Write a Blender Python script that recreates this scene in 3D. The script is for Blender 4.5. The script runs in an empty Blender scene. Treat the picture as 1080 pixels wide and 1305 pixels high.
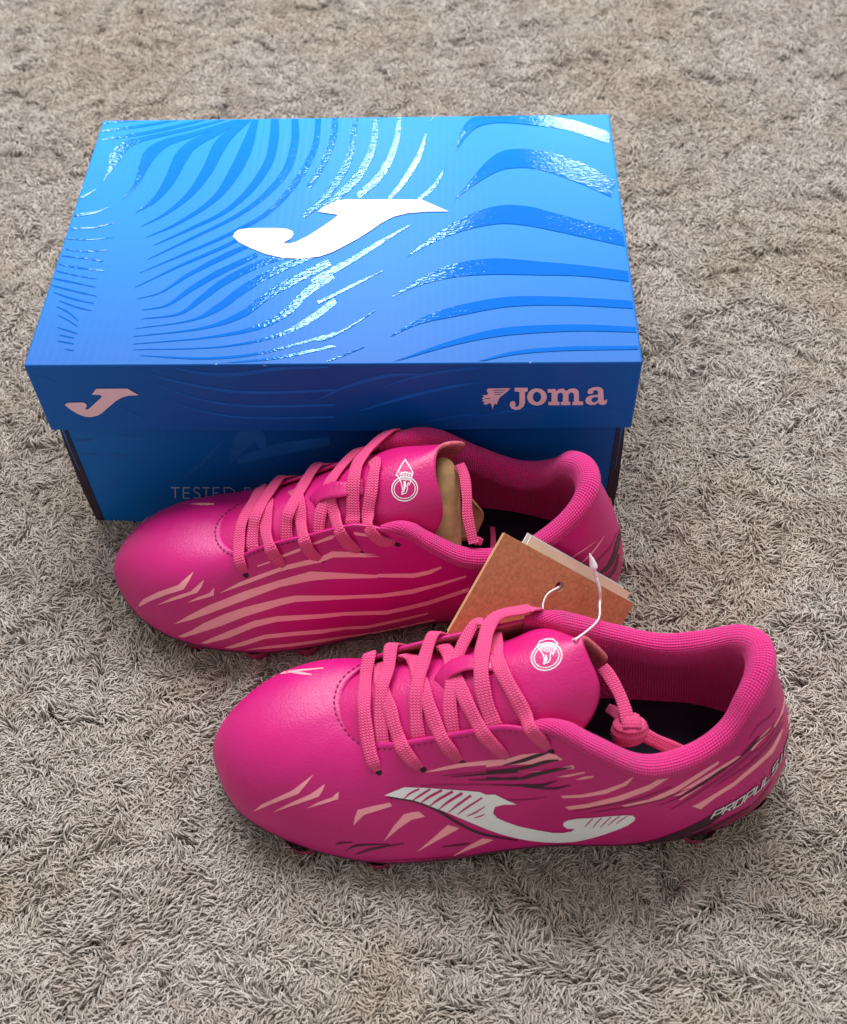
import bpy, bmesh, math, random
import numpy as np
from mathutils import Vector, Matrix, Euler
from mathutils.bvhtree import BVHTree
from mathutils.geometry import delaunay_2d_cdt

rng = random.Random(7)
nrg = np.random.default_rng(11)
scene = bpy.context.scene
C = bpy.data.collections.new("place")
scene.collection.children.link(C)

# ------------------------------------------------------------------ camera
CAM_LOC = Vector((.06591, -.40525, .54236))
CAM_ROT = Euler((.65479, .02764, .02012), 'XYZ')
CAM_F = 1461.65            # focal length in units of a 1080 wide picture
cam_d = bpy.data.cameras.new("camera")
cam_d.sensor_fit = 'HORIZONTAL'
cam_d.sensor_width = 36
cam_d.lens = CAM_F / 1080 * 36
cam_d.clip_start = .01
cam_d.clip_end = 50
cam_d.dof.use_dof = True
cam_d.dof.focus_distance = .60
cam_d.dof.aperture_fstop = 14.0
cam = bpy.data.objects.new("camera", cam_d)
cam.location = CAM_LOC
cam.rotation_euler = CAM_ROT
C.objects.link(cam)
scene.camera = cam
CAM_M = CAM_ROT.to_matrix()

# ------------------------------------------------------------------ light
scene.view_settings.view_transform = 'Standard'
scene.view_settings.look = 'None'
scene.view_settings.gamma = 1
scene.view_settings.exposure = 0.0
w = bpy.data.worlds.new("World")
scene.world = w
w.use_nodes = True
nt = w.node_tree
bg = nt.nodes['Background']
bg.inputs['Color'].default_value = (1.0, .965, .91, 1)
bg.inputs['Strength'].default_value = .52

TARGET = Vector((.03, 0, .05))


def window(name, az, el, dist, sx, sy, energy, col, turn=0):
    """a window pane as an area lamp; az from +y towards +x, el above the floor (degrees)"""
    a, e = math.radians(az), math.radians(el)
    d = Vector((math.sin(a) * math.cos(e), math.cos(a) * math.cos(e), math.sin(e)))
    l = bpy.data.lights.new(name, 'AREA')
    l.shape = 'RECTANGLE'
    l.size, l.size_y = sx, sy
    l.energy = energy
    l.color = col
    o = bpy.data.objects.new(name, l)
    o.location = TARGET + d * dist
    o.rotation_euler = ((-d).to_track_quat('-Z', 'Y').to_matrix() @ Matrix.Rotation(math.radians(turn), 3, 'Z')).to_euler()
    C.objects.link(o)
    return o


window("window_light", -3, 61, 1.8, 2.0, .60, 56, (.94, .965, 1.0))
window("window_pane_light", -6.5, 39.3, 2.4, .50, .11, 6.5, (1, .99, .97), 38)
window("window_pane_light", 8.8, 31.3, 2.4, .15, .24, 3.2, (1, .99, .97))
window("window_pane_light", -24, 33.0, 2.4, .10, .34, 1.6, (1, .99, .97))


# ------------------------------------------------------------------ helpers
def srgb(r, g, b):
    f = lambda c: (c / 255 / 12.92) if c / 255 <= .04045 else ((c / 255 + .055) / 1.055) ** 2.4
    return (f(r), f(g), f(b), 1)


def ray(px, py):
    return (CAM_M @ Vector(((px - 540) / CAM_F, -(py - 652.5) / CAM_F, -1))).normalized()


def at_z(px, py, z):
    d = ray(px, py)
    return CAM_LOC + d * ((z - CAM_LOC.z) / d.z)


def at_y(px, py, y):
    d = ray(px, py)
    return CAM_LOC + d * ((y - CAM_LOC.y) / d.y)


def on_surface(bvh, px, py, lift=0.0):
    """the place on a built surface that is seen in this direction, and its normal"""
    d = ray(px, py)
    hit, n, i, dist = bvh.ray_cast(CAM_LOC, d)
    if hit is None:
        best = None
        for k in range(200):
            p = CAM_LOC + d * (.35 + k * .003)
            q, nn, ii, ds = bvh.find_nearest(p)
            if best is None or ds < best[0]:
                best = (ds, q, nn, p)
        hit, n = best[1], best[2]
        hit = best[3].lerp(best[1], .7)
    if n.dot(d) > 0:
        n = -n
    return hit + n * lift, n


def crom(P, n, closed=False):
    """Catmull-Rom through rows of P, n samples per span"""
    P = np.asarray(P, float)
    m = len(P)
    out = []
    spans = m if closed else m - 1
    for i in range(spans):
        if closed:
            p0, p1, p2, p3 = P[(i - 1) % m], P[i], P[(i + 1) % m], P[(i + 2) % m]
        else:
            p1, p2 = P[i], P[i + 1]
            p0 = P[i - 1] if i > 0 else 2 * p1 - p2
            p3 = P[i + 2] if i + 2 < m else 2 * p2 - p1
        for k in range(n):
            t = k / n
            out.append(.5 * ((2 * p1) + (-p0 + p2) * t + (2 * p0 - 5 * p1 + 4 * p2 - p3) * t * t + (-p0 + 3 * p1 - 3 * p2 + p3) * t ** 3))
    if not closed:
        out.append(P[-1])
    return np.array(out)


def mesh_obj(name, verts, faces, mats, parent=None, uvs=None, smooth=True, midx=None, origin=None):
    me = bpy.data.meshes.new(name)
    root = parent
    org = Vector((0, 0, 0))
    while root is not None:
        org = org + root.location
        root = root.parent
    if origin is not None and parent is None:
        org = Vector(origin)
    V = [(v[0] - org[0], v[1] - org[1], v[2] - org[2]) for v in verts]
    me.from_pydata(V, [], [tuple(int(i) for i in f) for f in faces])
    if not isinstance(mats, (list, tuple)):
        mats = [mats]
    for m in mats:
        me.materials.append(m)
    if midx is not None:
        me.polygons.foreach_set('material_index', midx)
    if uvs is not None:
        ul = me.uv_layers.new(name='UVMap')
        li = np.empty(len(me.loops), dtype=np.int32)
        me.loops.foreach_get('vertex_index', li)
        ul.data.foreach_set('uv', np.asarray(uvs, dtype=np.float32)[li].ravel())
    if smooth:
        me.polygons.foreach_set('use_smooth', [True] * len(me.polygons))
    me.update()
    o = bpy.data.objects.new(name, me)
    C.objects.link(o)
    if parent is None:
        o.location = org
    else:
        o.parent = parent
    return o


def empty(name, loc, label, cat, group=None):
    o = bpy.data.objects.new(name, None)
    o.empty_display_size = .02
    o.location = loc
    C.objects.link(o)
    o['label'] = label
    o['category'] = cat
    if group:
        o['group'] = group
    return o


def grid_faces(nu, nv, closed_u=False, flip=False):
    F = []
    for i in range(nu if closed_u else nu - 1):
        i2 = (i + 1) % nu
        for j in range(nv - 1):
            a, b, c, d = i * nv + j, i2 * nv + j, i2 * nv + j + 1, i * nv + j + 1
            F.append((a, d, c, b) if flip else (a, b, c, d))
    return F


def inside(pt, poly):
    x, y = pt
    r = False
    n = len(poly)
    for i in range(n):
        x1, y1 = poly[i]
        x2, y2 = poly[(i + 1) % n]
        if (y1 > y) != (y2 > y) and x < (x2 - x1) * (y - y1) / (y2 - y1) + x1:
            r = not r
    return r


def tess(poly, g):
    """triangulate a flat outline with inner points about g apart"""
    P = []
    n = len(poly)
    for i in range(n):
        a, b = poly[i], poly[(i + 1) % n]
        L = math.dist(a, b)
        k = max(1, int(L / g))
        for j in range(k):
            P.append((a[0] + (b[0] - a[0]) * j / k, a[1] + (b[1] - a[1]) * j / k))
    m = len(P)
    E = [(i, (i + 1) % m) for i in range(m)]
    xs = [p[0] for p in P]
    ys = [p[1] for p in P]
    I = []
    y = min(ys) + g * .5
    row = 0
    while y < max(ys):
        x = min(xs) + (g * .5 if row % 2 else g)
        while x < max(xs):
            if inside((x, y), P):
                I.append((x, y))
            x += g
        y += g * .87
        row += 1
    r = delaunay_2d_cdt([Vector(p) for p in P + I], E, [list(range(m))], 1, 1e-7)
    return [tuple(v) for v in r[0]], [tuple(f) for f in r[2]]


def stroke(pts, smooth=4):
    """outline of a line of varying width: pts are (x, y, width)"""
    Q = crom(pts, smooth) if smooth and len(pts) > 2 else np.array(pts, float)
    T = np.gradient(Q[:, :2], axis=0)
    T /= np.linalg.norm(T, axis=1)[:, None] + 1e-9
    N = np.stack([-T[:, 1], T[:, 0]], 1)
    W = np.maximum(Q[:, 2:3], .3) / 2
    A, B = Q[:, :2] + N * W, Q[:, :2] - N * W
    return [tuple(p) for p in A] + [tuple(p) for p in B[::-1]]


def crop(poly, ox, oy, s):
    return [(ox + p[0] / s, oy + p[1] / s) + ((p[2] / s,) if len(p) > 2 else ()) for p in poly]


def decal(name, polys, place, mat, parent, g=5, lift0=0.0, step=3e-6, group=None):
    """thin print: each outline laid on a surface by place(x, y, lift); one object per mark.
    group = list of lists of outline numbers that make one mark (a letter)"""
    sets = group or [[k] for k in range(len(polys))]
    for st_ in sets:
        V, F = [], []
        for k in st_:
            try:
                v, f = tess(polys[k], g)
            except Exception:
                continue
            b = len(V)
            for p in v:
                V.append(place(p[0], p[1], lift0 + k * step))
            F += [tuple(b + i for i in t) for t in f]
        if F:
            mesh_obj(name, V, F, mat, parent)


# ------------------------------------------------------------------ materials
def new_mat(name):
    m = bpy.data.materials.new(name)
    m.use_nodes = True
    return m, m.node_tree, m.node_tree.nodes['Principled BSDF']


def N(nt, typ, **kw):
    n = nt.nodes.new(typ)
    for k, v in kw.items():
        if k in ('operation', 'blend_type', 'data_type', 'feature', 'distance', 'wave_type', 'noise_dimensions'):
            setattr(n, k, v)
    return n


def math_n(nt, op, a, b=None, c=None):
    n = nt.nodes.new('ShaderNodeMath')
    n.operation = op
    for i, x in enumerate((a, b, c)):
        if x is None:
            continue
        if isinstance(x, (int, float)):
            n.inputs[i].default_value = x
        else:
            nt.links.new(x, n.inputs[i])
    return n.outputs[0]


def noise(nt, vec, scale, detail=3, rough=.5):
    n = nt.nodes.new('ShaderNodeTexNoise')
    n.inputs['Scale'].default_value = scale
    n.inputs['Detail'].default_value = detail
    n.inputs['Roughness'].default_value = rough
    if vec is not None:
        nt.links.new(vec, n.inputs['Vector'])
    return n.outputs['Fac']


def ramp(nt, fac, stops):
    n = nt.nodes.new('ShaderNodeValToRGB')
    cr = n.color_ramp
    while len(cr.elements) < len(stops):
        cr.elements.new(.5)
    for e, (p, c) in zip(cr.elements, stops):
        e.position = p
        e.color = c if len(c) == 4 else (*c, 1)
    nt.links.new(fac, n.inputs[0])
    return n.outputs[0]


def bump(nt, bsdf, h, strength, dist):
    b = nt.nodes.new('ShaderNodeBump')
    b.inputs['Strength'].default_value = strength
    b.inputs['Distance'].default_value = dist
    nt.links.new(h, b.inputs['Height'])
    nt.links.new(b.outputs[0], bsdf.inputs['Normal'])


def mix_col(nt, fac, a, b, mode='MIX'):
    n = nt.nodes.new('ShaderNodeMix')
    n.data_type = 'RGBA'
    n.blend_type = mode
    for s, x in ((0, fac), (6, a), (7, b)):
        if isinstance(x, (int, float)):
            n.inputs[s].default_value = x
        elif isinstance(x, tuple):
            n.inputs[s].default_value = x
        else:
            nt.links.new(x, n.inputs[s])
    return n.outputs[2]


def simple(name, col, rough=.5, spec=.5, nscale=None, nstr=.3, ndist=.0002, metallic=0, sheen=0, var=.06, vscale=60):
    m, nt, b = new_mat(name)
    tc = nt.nodes.new('ShaderNodeTexCoord').outputs['Object']
    f = noise(nt, tc, vscale, 4)
    dark = tuple(c * (1 - var * 2) for c in col[:3]) + (1,)
    lite = tuple(min(1, c * (1 + var * 2)) for c in col[:3]) + (1,)
    nt.links.new(ramp(nt, f, [(.3, dark), (.7, lite)]), b.inputs['Base Color'])
    b.inputs['Roughness'].default_value = rough
    b.inputs['Specular IOR Level'].default_value = spec
    b.inputs['Metallic'].default_value = metallic
    b.inputs['Sheen Weight'].default_value = sheen
    b.inputs['Sheen Roughness'].default_value = .4
    if nscale:
        bump(nt, b, noise(nt, tc, nscale, 4, .6), nstr, ndist)
    return m


def leather(name, col, rough=.42, spec=.45, grain=.35):
    m, nt, b = new_mat(name)
    tc = nt.nodes.new('ShaderNodeTexCoord').outputs['Object']
    vo = nt.nodes.new('ShaderNodeTexVoronoi')
    vo.inputs['Scale'].default_value = 1300
    nt.links.new(tc, vo.inputs['Vector'])
    big = noise(nt, tc, 90, 3)
    h = math_n(nt, 'ADD', math_n(nt, 'MULTIPLY', vo.outputs['Distance'], .5), math_n(nt, 'MULTIPLY', noise(nt, tc, 700, 3), .8))
    h = math_n(nt, 'ADD', h, math_n(nt, 'MULTIPLY', big, 1.2))
    bump(nt, b, h, grain, .00035)
    dark = tuple(c * .9 for c in col[:3]) + (1,)
    nt.links.new(ramp(nt, noise(nt, tc, 35, 3), [(.35, dark), (.65, col)]), b.inputs['Base Color'])
    nt.links.new(math_n(nt, 'ADD', math_n(nt, 'MULTIPLY', noise(nt, tc, 260, 3), .16), rough - .08), b.inputs['Roughness'])
    b.inputs['Specular IOR Level'].default_value = spec
    return m


def knit(name, col, deep):
    """air mesh cloth: staggered little cells from UV in millimetres"""
    m, nt, b = new_mat(name)
    uv = nt.nodes.new('ShaderNodeTexCoord').outputs['UV']
    s = nt.nodes.new('ShaderNodeSeparateXYZ')
    nt.links.new(uv, s.inputs[0])
    wob = noise(nt, uv, .35, 2)
    u = math_n(nt, 'ADD', s.outputs[0], math_n(nt, 'MULTIPLY', wob, .8))
    v = math_n(nt, 'ADD', s.outputs[1], math_n(nt, 'MULTIPLY', wob, .5))
    a = math_n(nt, 'SINE', math_n(nt, 'MULTIPLY', math_n(nt, 'ADD', u, v), 2 * math.pi / 2.7))
    c = math_n(nt, 'SINE', math_n(nt, 'MULTIPLY', math_n(nt, 'SUBTRACT', u, v), 2 * math.pi / 2.7))
    h = math_n(nt, 'MULTIPLY', math_n(nt, 'ADD', math_n(nt, 'MULTIPLY', a, c), 1), .5)
    fine = noise(nt, uv, 4.5, 2)
    hh = math_n(nt, 'ADD', h, math_n(nt, 'MULTIPLY', fine, .4))
    bump(nt, b, hh, 1.0, .0009)
    nt.links.new(ramp(nt, h, [(.08, deep), (.5, col)]), b.inputs['Base Color'])
    b.inputs['Roughness'].default_value = .75
    b.inputs['Sheen Weight'].default_value = .35
    b.inputs['Sheen Tint'].default_value = (1, .35, .75, 1)
    return m


def braid(name, col, deep):
    """flat braided lace: chevron plaits from UV (x across 0..1, y along in mm)"""
    m, nt, b = new_mat(name)
    uv = nt.nodes.new('ShaderNodeTexCoord').outputs['UV']
    s = nt.nodes.new('ShaderNodeSeparateXYZ')
    nt.links.new(uv, s.inputs[0])
    x = math_n(nt, 'MULTIPLY', s.outputs[0], 4)
    fr = math_n(nt, 'ABSOLUTE', math_n(nt, 'SUBTRACT', math_n(nt, 'FRACT', x), .5))
    ph = math_n(nt, 'ADD', s.outputs[1], math_n(nt, 'MULTIPLY', fr, 1.5))
    st = math_n(nt, 'SINE', math_n(nt, 'MULTIPLY', ph, 2 * math.pi / 1.3))
    col_edge = math_n(nt, 'MULTIPLY', math_n(nt, 'SUBTRACT', .5, fr), 1.0)
    ridge = math_n(nt, 'SINE', math_n(nt, 'MULTIPLY', math_n(nt, 'FRACT', math_n(nt, 'MULTIPLY', s.outputs[0], 8)), math.pi))
    h = math_n(nt, 'ADD', math_n(nt, 'MULTIPLY', math_n(nt, 'ADD', st, 1), .35), math_n(nt, 'MULTIPLY', ridge, .35))
    h = math_n(nt, 'ADD', h, math_n(nt, 'MULTIPLY', noise(nt, uv, 3, 2), .15))
    bump(nt, b, h, .9, .0005)
    nt.links.new(ramp(nt, h, [(.15, deep), (.6, col)]), b.inputs['Base Color'])
    b.inputs['Roughness'].default_value = .6
    b.inputs['Sheen Weight'].default_value = .1
    return m


PINK = srgb(199, 12, 116)
M_upper = leather('pink_synthetic_leather', PINK, .40, .5, .42)
M_tongue = leather('pink_tongue_leather', srgb(200, 15, 110), .42, .5, .55)
M_suede = simple('tan_suede_backing', srgb(192, 98, 108), .95, .1, 900, .6, .0004, var=.12, vscale=300)
M_knit = knit('pink_collar_mesh', srgb(240, 24, 134), srgb(184, 10, 94))
M_lace = braid('pink_braided_lace', srgb(240, 70, 134), srgb(168, 20, 82))
M_insole = simple('dark_insole_fabric', srgb(30, 24, 38), .9, .2, 900, .5, .0004, var=.2)
M_sole = simple('dark_pink_outsole', srgb(95, 14, 62), .35, .5, 200, .2, .0003)
M_stud = simple('pink_stud_plastic', srgb(165, 16, 88), .35, .5, 200, .1, .0003)
M_thread = simple('dark_pink_thread', srgb(130, 14, 72), .7, .3, 900, .4, .0003)
M_hole = simple('dark_eyelet_hole', srgb(42, 14, 30), .6, .3)
M_salmon = leather('salmon_print', srgb(255, 164, 176), .42, .45, .25)
M_darkp = leather('dark_plum_print', srgb(52, 8, 40), .38, .5, .25)
M_midp = leather('deep_pink_print', srgb(150, 10, 82), .40, .5, .25)
M_white = leather('white_print', srgb(240, 241, 244), .38, .5, .25)
M_pinkcut = leather('pink_print', PINK, .40, .5, .25)
M_kraft = simple('brown_kraft_card', srgb(196, 134, 94), .8, .25, 700, .4, .0002, var=.10, vscale=500)
M_kraftedge = simple('pale_card_edge', srgb(215, 170, 125), .85, .2, 700, .4, .0002)
M_cream = simple('cream_card', srgb(235, 218, 190), .8, .25, 700, .2, .0002, var=.03)
M_whitecard = simple('white_card', srgb(238, 236, 235), .7, .3, 700, .2, .0002, var=.02)
M_paper = simple('kraft_stuffing_paper', srgb(185, 148, 105), .85, .2, 250, .5, .0006, var=.10, vscale=140)
M_plastic = simple('white_plastic', srgb(238, 238, 242), .3, .5, var=.02)

# ------------------------------------------------------------------ shoe box
BW, BD, BH, LH, INS = .31, .21091, .13554, .0485, .0036


def box_mat(name, body=False):
    m, nt, b = new_mat(name)
    tc = nt.nodes.new('ShaderNodeTexCoord').outputs['Object']
    s = nt.nodes.new('ShaderNodeSeparateXYZ')
    nt.links.new(tc, s.inputs[0])
    # colour gradient: light blue far edge to royal blue near edge, navy in the middle of the front
    if body:
        f = math_n(nt, 'ABSOLUTE', math_n(nt, 'ADD', s.outputs[0], -.03))
        col = ramp(nt, math_n(nt, 'MULTIPLY', f, 5.5), [(0, srgb(2, 54, 132)), (1, srgb(4, 104, 188))])
    else:
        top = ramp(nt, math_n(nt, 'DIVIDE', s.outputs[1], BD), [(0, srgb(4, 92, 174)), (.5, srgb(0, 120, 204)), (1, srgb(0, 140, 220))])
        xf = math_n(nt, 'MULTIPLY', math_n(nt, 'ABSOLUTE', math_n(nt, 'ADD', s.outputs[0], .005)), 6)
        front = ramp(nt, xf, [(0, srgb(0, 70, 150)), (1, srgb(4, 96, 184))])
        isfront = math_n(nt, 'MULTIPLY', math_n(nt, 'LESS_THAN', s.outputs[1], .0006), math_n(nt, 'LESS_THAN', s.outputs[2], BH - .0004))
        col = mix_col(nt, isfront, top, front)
        # rubbed card plus white glints along the folds, both painted as pale colour
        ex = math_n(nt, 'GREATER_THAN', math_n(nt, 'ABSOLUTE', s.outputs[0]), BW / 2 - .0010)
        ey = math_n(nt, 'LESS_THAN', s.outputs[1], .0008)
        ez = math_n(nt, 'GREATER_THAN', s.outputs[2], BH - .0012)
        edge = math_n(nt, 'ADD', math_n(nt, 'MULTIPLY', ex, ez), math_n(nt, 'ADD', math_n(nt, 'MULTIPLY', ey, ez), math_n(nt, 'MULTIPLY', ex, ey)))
        rub_glint = math_n(nt, 'GREATER_THAN', noise(nt, tc, 130, 4, .7), .66)
        col = mix_col(nt, math_n(nt, 'MULTIPLY', math_n(nt, 'MINIMUM', edge, 1), math_n(nt, 'MULTIPLY', rub_glint, .75)), col, srgb(200, 220, 240))
    nt.links.new(col, b.inputs['Base Color'])
    wave = math_n(nt, 'SINE', math_n(nt, 'MULTIPLY', s.outputs[0], 2 * math.pi / .0042))
    wv = math_n(nt, 'MULTIPLY', wave, noise(nt, tc, 9, 2))
    h = math_n(nt, 'ADD', math_n(nt, 'MULTIPLY', wv, .10), math_n(nt, 'MULTIPLY', noise(nt, tc, 22, 3), 1.6))
    h = math_n(nt, 'ADD', h, math_n(nt, 'MULTIPLY', noise(nt, tc, 900, 2), .05))
    bump(nt, b, h, .35, .0006)
    b.inputs['Roughness'].default_value = .33
    b.inputs['Specular IOR Level'].default_value = .2
    return m


def foil_mat():
    m, nt, b = new_mat('embossed_blue_varnish')
    tc = nt.nodes.new('ShaderNodeTexCoord').outputs['Object']
    s = nt.nodes.new('ShaderNodeSeparateXYZ')
    nt.links.new(tc, s.inputs[0])
    col = ramp(nt, math_n(nt, 'DIVIDE', s.outputs[1], BD), [(0, srgb(0, 92, 186)), (.5, srgb(0, 98, 200)), (1, srgb(0, 122, 224))])
    nt.links.new(col, b.inputs['Base Color'])
    mp = nt.nodes.new('ShaderNodeMapping')
    mp.inputs['Scale'].default_value = (1, 1.6, 1)
    nt.links.new(tc, mp.inputs[0])
    vo = nt.nodes.new('ShaderNodeTexVoronoi')
    vo.inputs['Scale'].default_value = 420
    nt.links.new(mp.outputs[0], vo.inputs['Vector'])
    h = math_n(nt, 'ADD', math_n(nt, 'MULTIPLY', vo.outputs['Distance'], .8), noise(nt, mp.outputs[0], 500, 3))
    bump(nt, b, h, .15, .0003)
    b.inputs['Roughness'].default_value = .065
    b.inputs['Specular IOR Level'].default_value = .5
    b.inputs['Specular Tint'].default_value = (.45, .95, 1, 1)
    return m


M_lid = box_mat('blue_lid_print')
M_body = box_mat('navy_box_print', True)
M_foil = foil_mat()
M_boxside = simple('dark_box_side', srgb(44, 26, 40), .6, .3, 300, .2, .0002)
M_faint = simple('faint_blue_varnish', srgb(10, 96, 190), .45, .2, 500, .2, .0002)
M_faintb = simple('faint_navy_varnish', srgb(24, 92, 172), .45, .2, 500, .2, .0002)
M_logow = simple('white_logo_print', srgb(228, 214, 224), .42, .5, var=.01)
M_logop = simple('pale_logo_print', srgb(238, 200, 212), .45, .5, var=.02)
M_text = simple('grey_text_print', srgb(170, 182, 212), .45, .5, var=.02)
M_board = simple('grey_board_inside', srgb(150, 140, 128), .9, .2, 300, .4, .0003)

shoe_box = empty('shoe_box', (0, 0, 0), 'blue cardboard shoe box with closed lid and white curved logo, standing behind the shoes', 'shoe box')


def warp(p):
    """the lid is not quite true: top sags, front and ends belly out"""
    u = math.sin(math.pi * max(0, min(1, p.x / BW + .5)))
    v = math.sin(math.pi * max(0, min(1, p.y / BD)))
    low = max(0, min(1, (BH - p.z) / LH))
    t = p.x / BW
    return Vector((p.x + .0010 * v * low * (1 if p.x > 0 else -1) * min(1, abs(p.x) / .14),
                   p.y - (.0011 * u + .0004 * math.sin(9 * t + 1)) * low * (1 - max(0, p.y) / BD),
                   p.z - .0013 * u * v * (1 - low) + .0003 * math.sin(7 * t) * low))


def rounded_box_shell(x0, x1, y0, y1, z0, z1, r, t, name, mat, parent, nseg=4, cap='top'):
    """open shell of board with thickness t; cap closes the top"""
    bm = bmesh.new()
    bmesh.ops.create_cube(bm, size=1)
    for v in bm.verts:
        v.co = Vector((x0 if v.co.x < 0 else x1, y0 if v.co.y < 0 else y1, z0 if v.co.z < 0 else z1))
    kill = [f for f in bm.faces if (f.normal.z < -.5 if cap == 'top' else f.normal.z > .5)]
    bmesh.ops.delete(bm, geom=kill, context='FACES')
    ed = [e for e in bm.edges if not e.is_boundary]
    bmesh.ops.bevel(bm, geom=ed, offset=r, segments=nseg, affect='EDGES', profile=.5)
    if name == 'lid':
        for ax, lo, hi, n_ in (((1, 0, 0), x0, x1, 28), ((0, 1, 0), y0, y1, 18), ((0, 0, 1), z0, z1, 5)):
            for k in range(1, n_):
                q = lo + (hi - lo) * k / n_
                bmesh.ops.bisect_plane(bm, geom=bm.verts[:] + bm.edges[:] + bm.faces[:], plane_co=Vector(ax) * q, plane_no=ax)
        for v in bm.verts:
            v.co = warp(v.co)
    bmesh.ops.recalc_face_normals(bm, faces=bm.faces)
    me = bpy.data.meshes.new(name)
    bm.to_mesh(me)
    bm.free()
    for m in (mat if isinstance(mat, list) else [mat]):
        me.materials.append(m)
    o = bpy.data.objects.new(name, me)
    C.objects.link(o)
    o.parent = parent
    so = o.modifiers.new('thickness', 'SOLIDIFY')
    so.thickness = t
    so.offset = -1
    if isinstance(mat, list):
        so.material_offset = 1
        so.material_offset_rim = 0
    return o


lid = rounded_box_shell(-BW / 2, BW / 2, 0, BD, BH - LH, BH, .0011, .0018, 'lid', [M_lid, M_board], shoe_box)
body = rounded_box_shell(-BW / 2 + INS, BW / 2 - INS, INS, BD - INS, -.004, BH - .0025, .0008, .0018, 'body', [M_body, M_board], shoe_box, cap='bottom')
# dark turned side panels of the tray, a little proud of the front corners
for sx in (-1, 1):
    xa = sx * (BW / 2 - INS)
    pts = []
    ws = [(BH - LH + .004, .0), (.07, .0012), (.035, .0020), (-.003, .0012)]
    V, F = [], []
    for z, wd in ws:
        for (dx, y) in ((.0004 + wd, INS + .0006), (-.0034, INS - .0006), (-.0034, BD - INS), (.0004 + wd, BD - INS)):
            V.append((xa + sx * dx, y, z))
    for k in range(3):
        for j in range(4):
            a, b2 = k * 4 + j, k * 4 + (j + 1) % 4
            F.append((a, b2, b2 + 4, a + 4))
    F += [(0, 1, 2, 3), (12, 13, 14, 15)]
    mesh_obj('side_panel', V, F, M_boxside, body if False else shoe_box, smooth=False)


def clampv(p, x, y0, y1):
    return Vector((max(-x, min(x, p.x)), max(y0, min(y1, p.y)), p.z))


def on_lid(px, py, lift):
    return warp(clampv(at_z(px, py, BH), BW / 2 - .0014, .0014, BD - .0014)) + Vector((0, 0, .00014 + lift))


def on_lid_front(px, py, lift):
    p = at_y(px, py, 0)
    return warp(Vector((max(-BW / 2 + .0014, min(BW / 2 - .0014, p.x)), 0, max(BH - LH + .0005, min(BH - .0014, p.z))))) - Vector((0, .00016 + lift, 0))


def on_body_front(px, py, lift):
    p = at_y(px, py, INS - .00012 - lift)
    return Vector((max(-BW / 2 + INS + .003, min(BW / 2 - INS - .003, p.x)), p.y, max(.0, min(BH - LH + .004, p.z))))


L5 = [
 [(286,75,3),(400,63,7),(480,60,2)], [(296,101,6),(450,79,10),(560,61,3)], [(298,129,7),(450,105,11),(600,72,9),(660,58,3)],
 [(303,270,2),(330,222,20),(348,180,42),(385,146,28),(450,124,15),(600,90,11),(720,60,5)],
 [(368,333,2),(412,283,14),(440,220,34),(465,176,42),(520,138,26),(620,108,15),(780,56,6)],
 [(412,380,2),(480,332,18),(532,262,36),(568,190,44),(612,143,32),(700,98,22),(790,54,8)],
 [(432,426,2),(520,378,10),(600,312,22),(660,230,36),(700,152,42),(742,105,30),(810,54,14)],
 [(450,463,2),(560,412,10),(680,332,20),(750,242,38),(795,152,40),(828,54,18)],
 [(475,490,2),(600,432,10),(720,372,14),(810,292,24),(870,202,30),(890,120,32),(892,52,26)],
 [(452,540,2),(600,467,8),(750,392,12),(850,322,18),(930,232,26),(960,140,28),(962,50,22)],
 [(427,585,2),(600,510,8),(750,442,12),(870,372,16),(970,262,22),(1030,150,22),(1042,50,20)],
 [(410,636,2),(560,562,8),(700,500,12),(765,468,12)],
 [(415,676,2),(500,652,5),(600,587,13),(740,515,18),(800,490,12)],
 [(435,714,2),(520,697,7),(600,642,17),(700,582,20),(830,520,16)],
 [(430,745,2),(560,727,8),(640,672,20),(720,612,24),(850,547,22),(960,520,10)],
 [(412,778,2),(600,750,6),(700,702,24),(780,642,28),(900,572,26),(1080,500,18)],
 [(405,806,2),(640,777,8),(780,727,24),(880,652,28),(1080,545,26)],
 [(405,832,2),(650,810,6),(820,777,16),(930,722,26),(1000,652,28),(1090,590,26)],
 [(405,852,2),(700,842,5),(900,802,12),(1010,747,22),(1100,680,22)],
 [(430,872,2),(650,882,8),(850,862,8),(1100,795,10)], [(700,900,3),(900,880,8),(1100,838,10)],
 [(196,338,9),(240,322,7),(278,298,2)], [(186,392,9),(260,382,9),(320,362,2)], [(172,437,6),(260,432,7),(338,415,2)],
 [(162,469,3),(250,473,3),(340,464,1)], [(152,504,4),(240,513,4),(325,508,2)], [(145,528,3),(230,536,4),(300,546,4)],
 [(135,555,3),(200,567,5),(305,580,3)], [(130,579,3),(200,594,4),(278,608,2)], [(120,605,4),(200,620,5),(275,636,2)],
 [(120,630,3),(200,649,5),(278,667,2)], [(131,655,2),(200,677,5),(270,692,2)], [(150,683,2),(205,703,5),(262,718,2)],
 [(140,703,2),(180,722,5),(215,752,3)], [(145,733,2),(180,750,4),(212,771,3)], [(142,775,2),(180,786,4),(213,797,3)],
 [(150,801,2),(175,806,4),(200,812,3)], [(145,822,2),(175,827,4),(200,832,3)], [(168,850,2),(200,855,3)],
 [(50,770,2),(62,790,2)],
]
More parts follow.
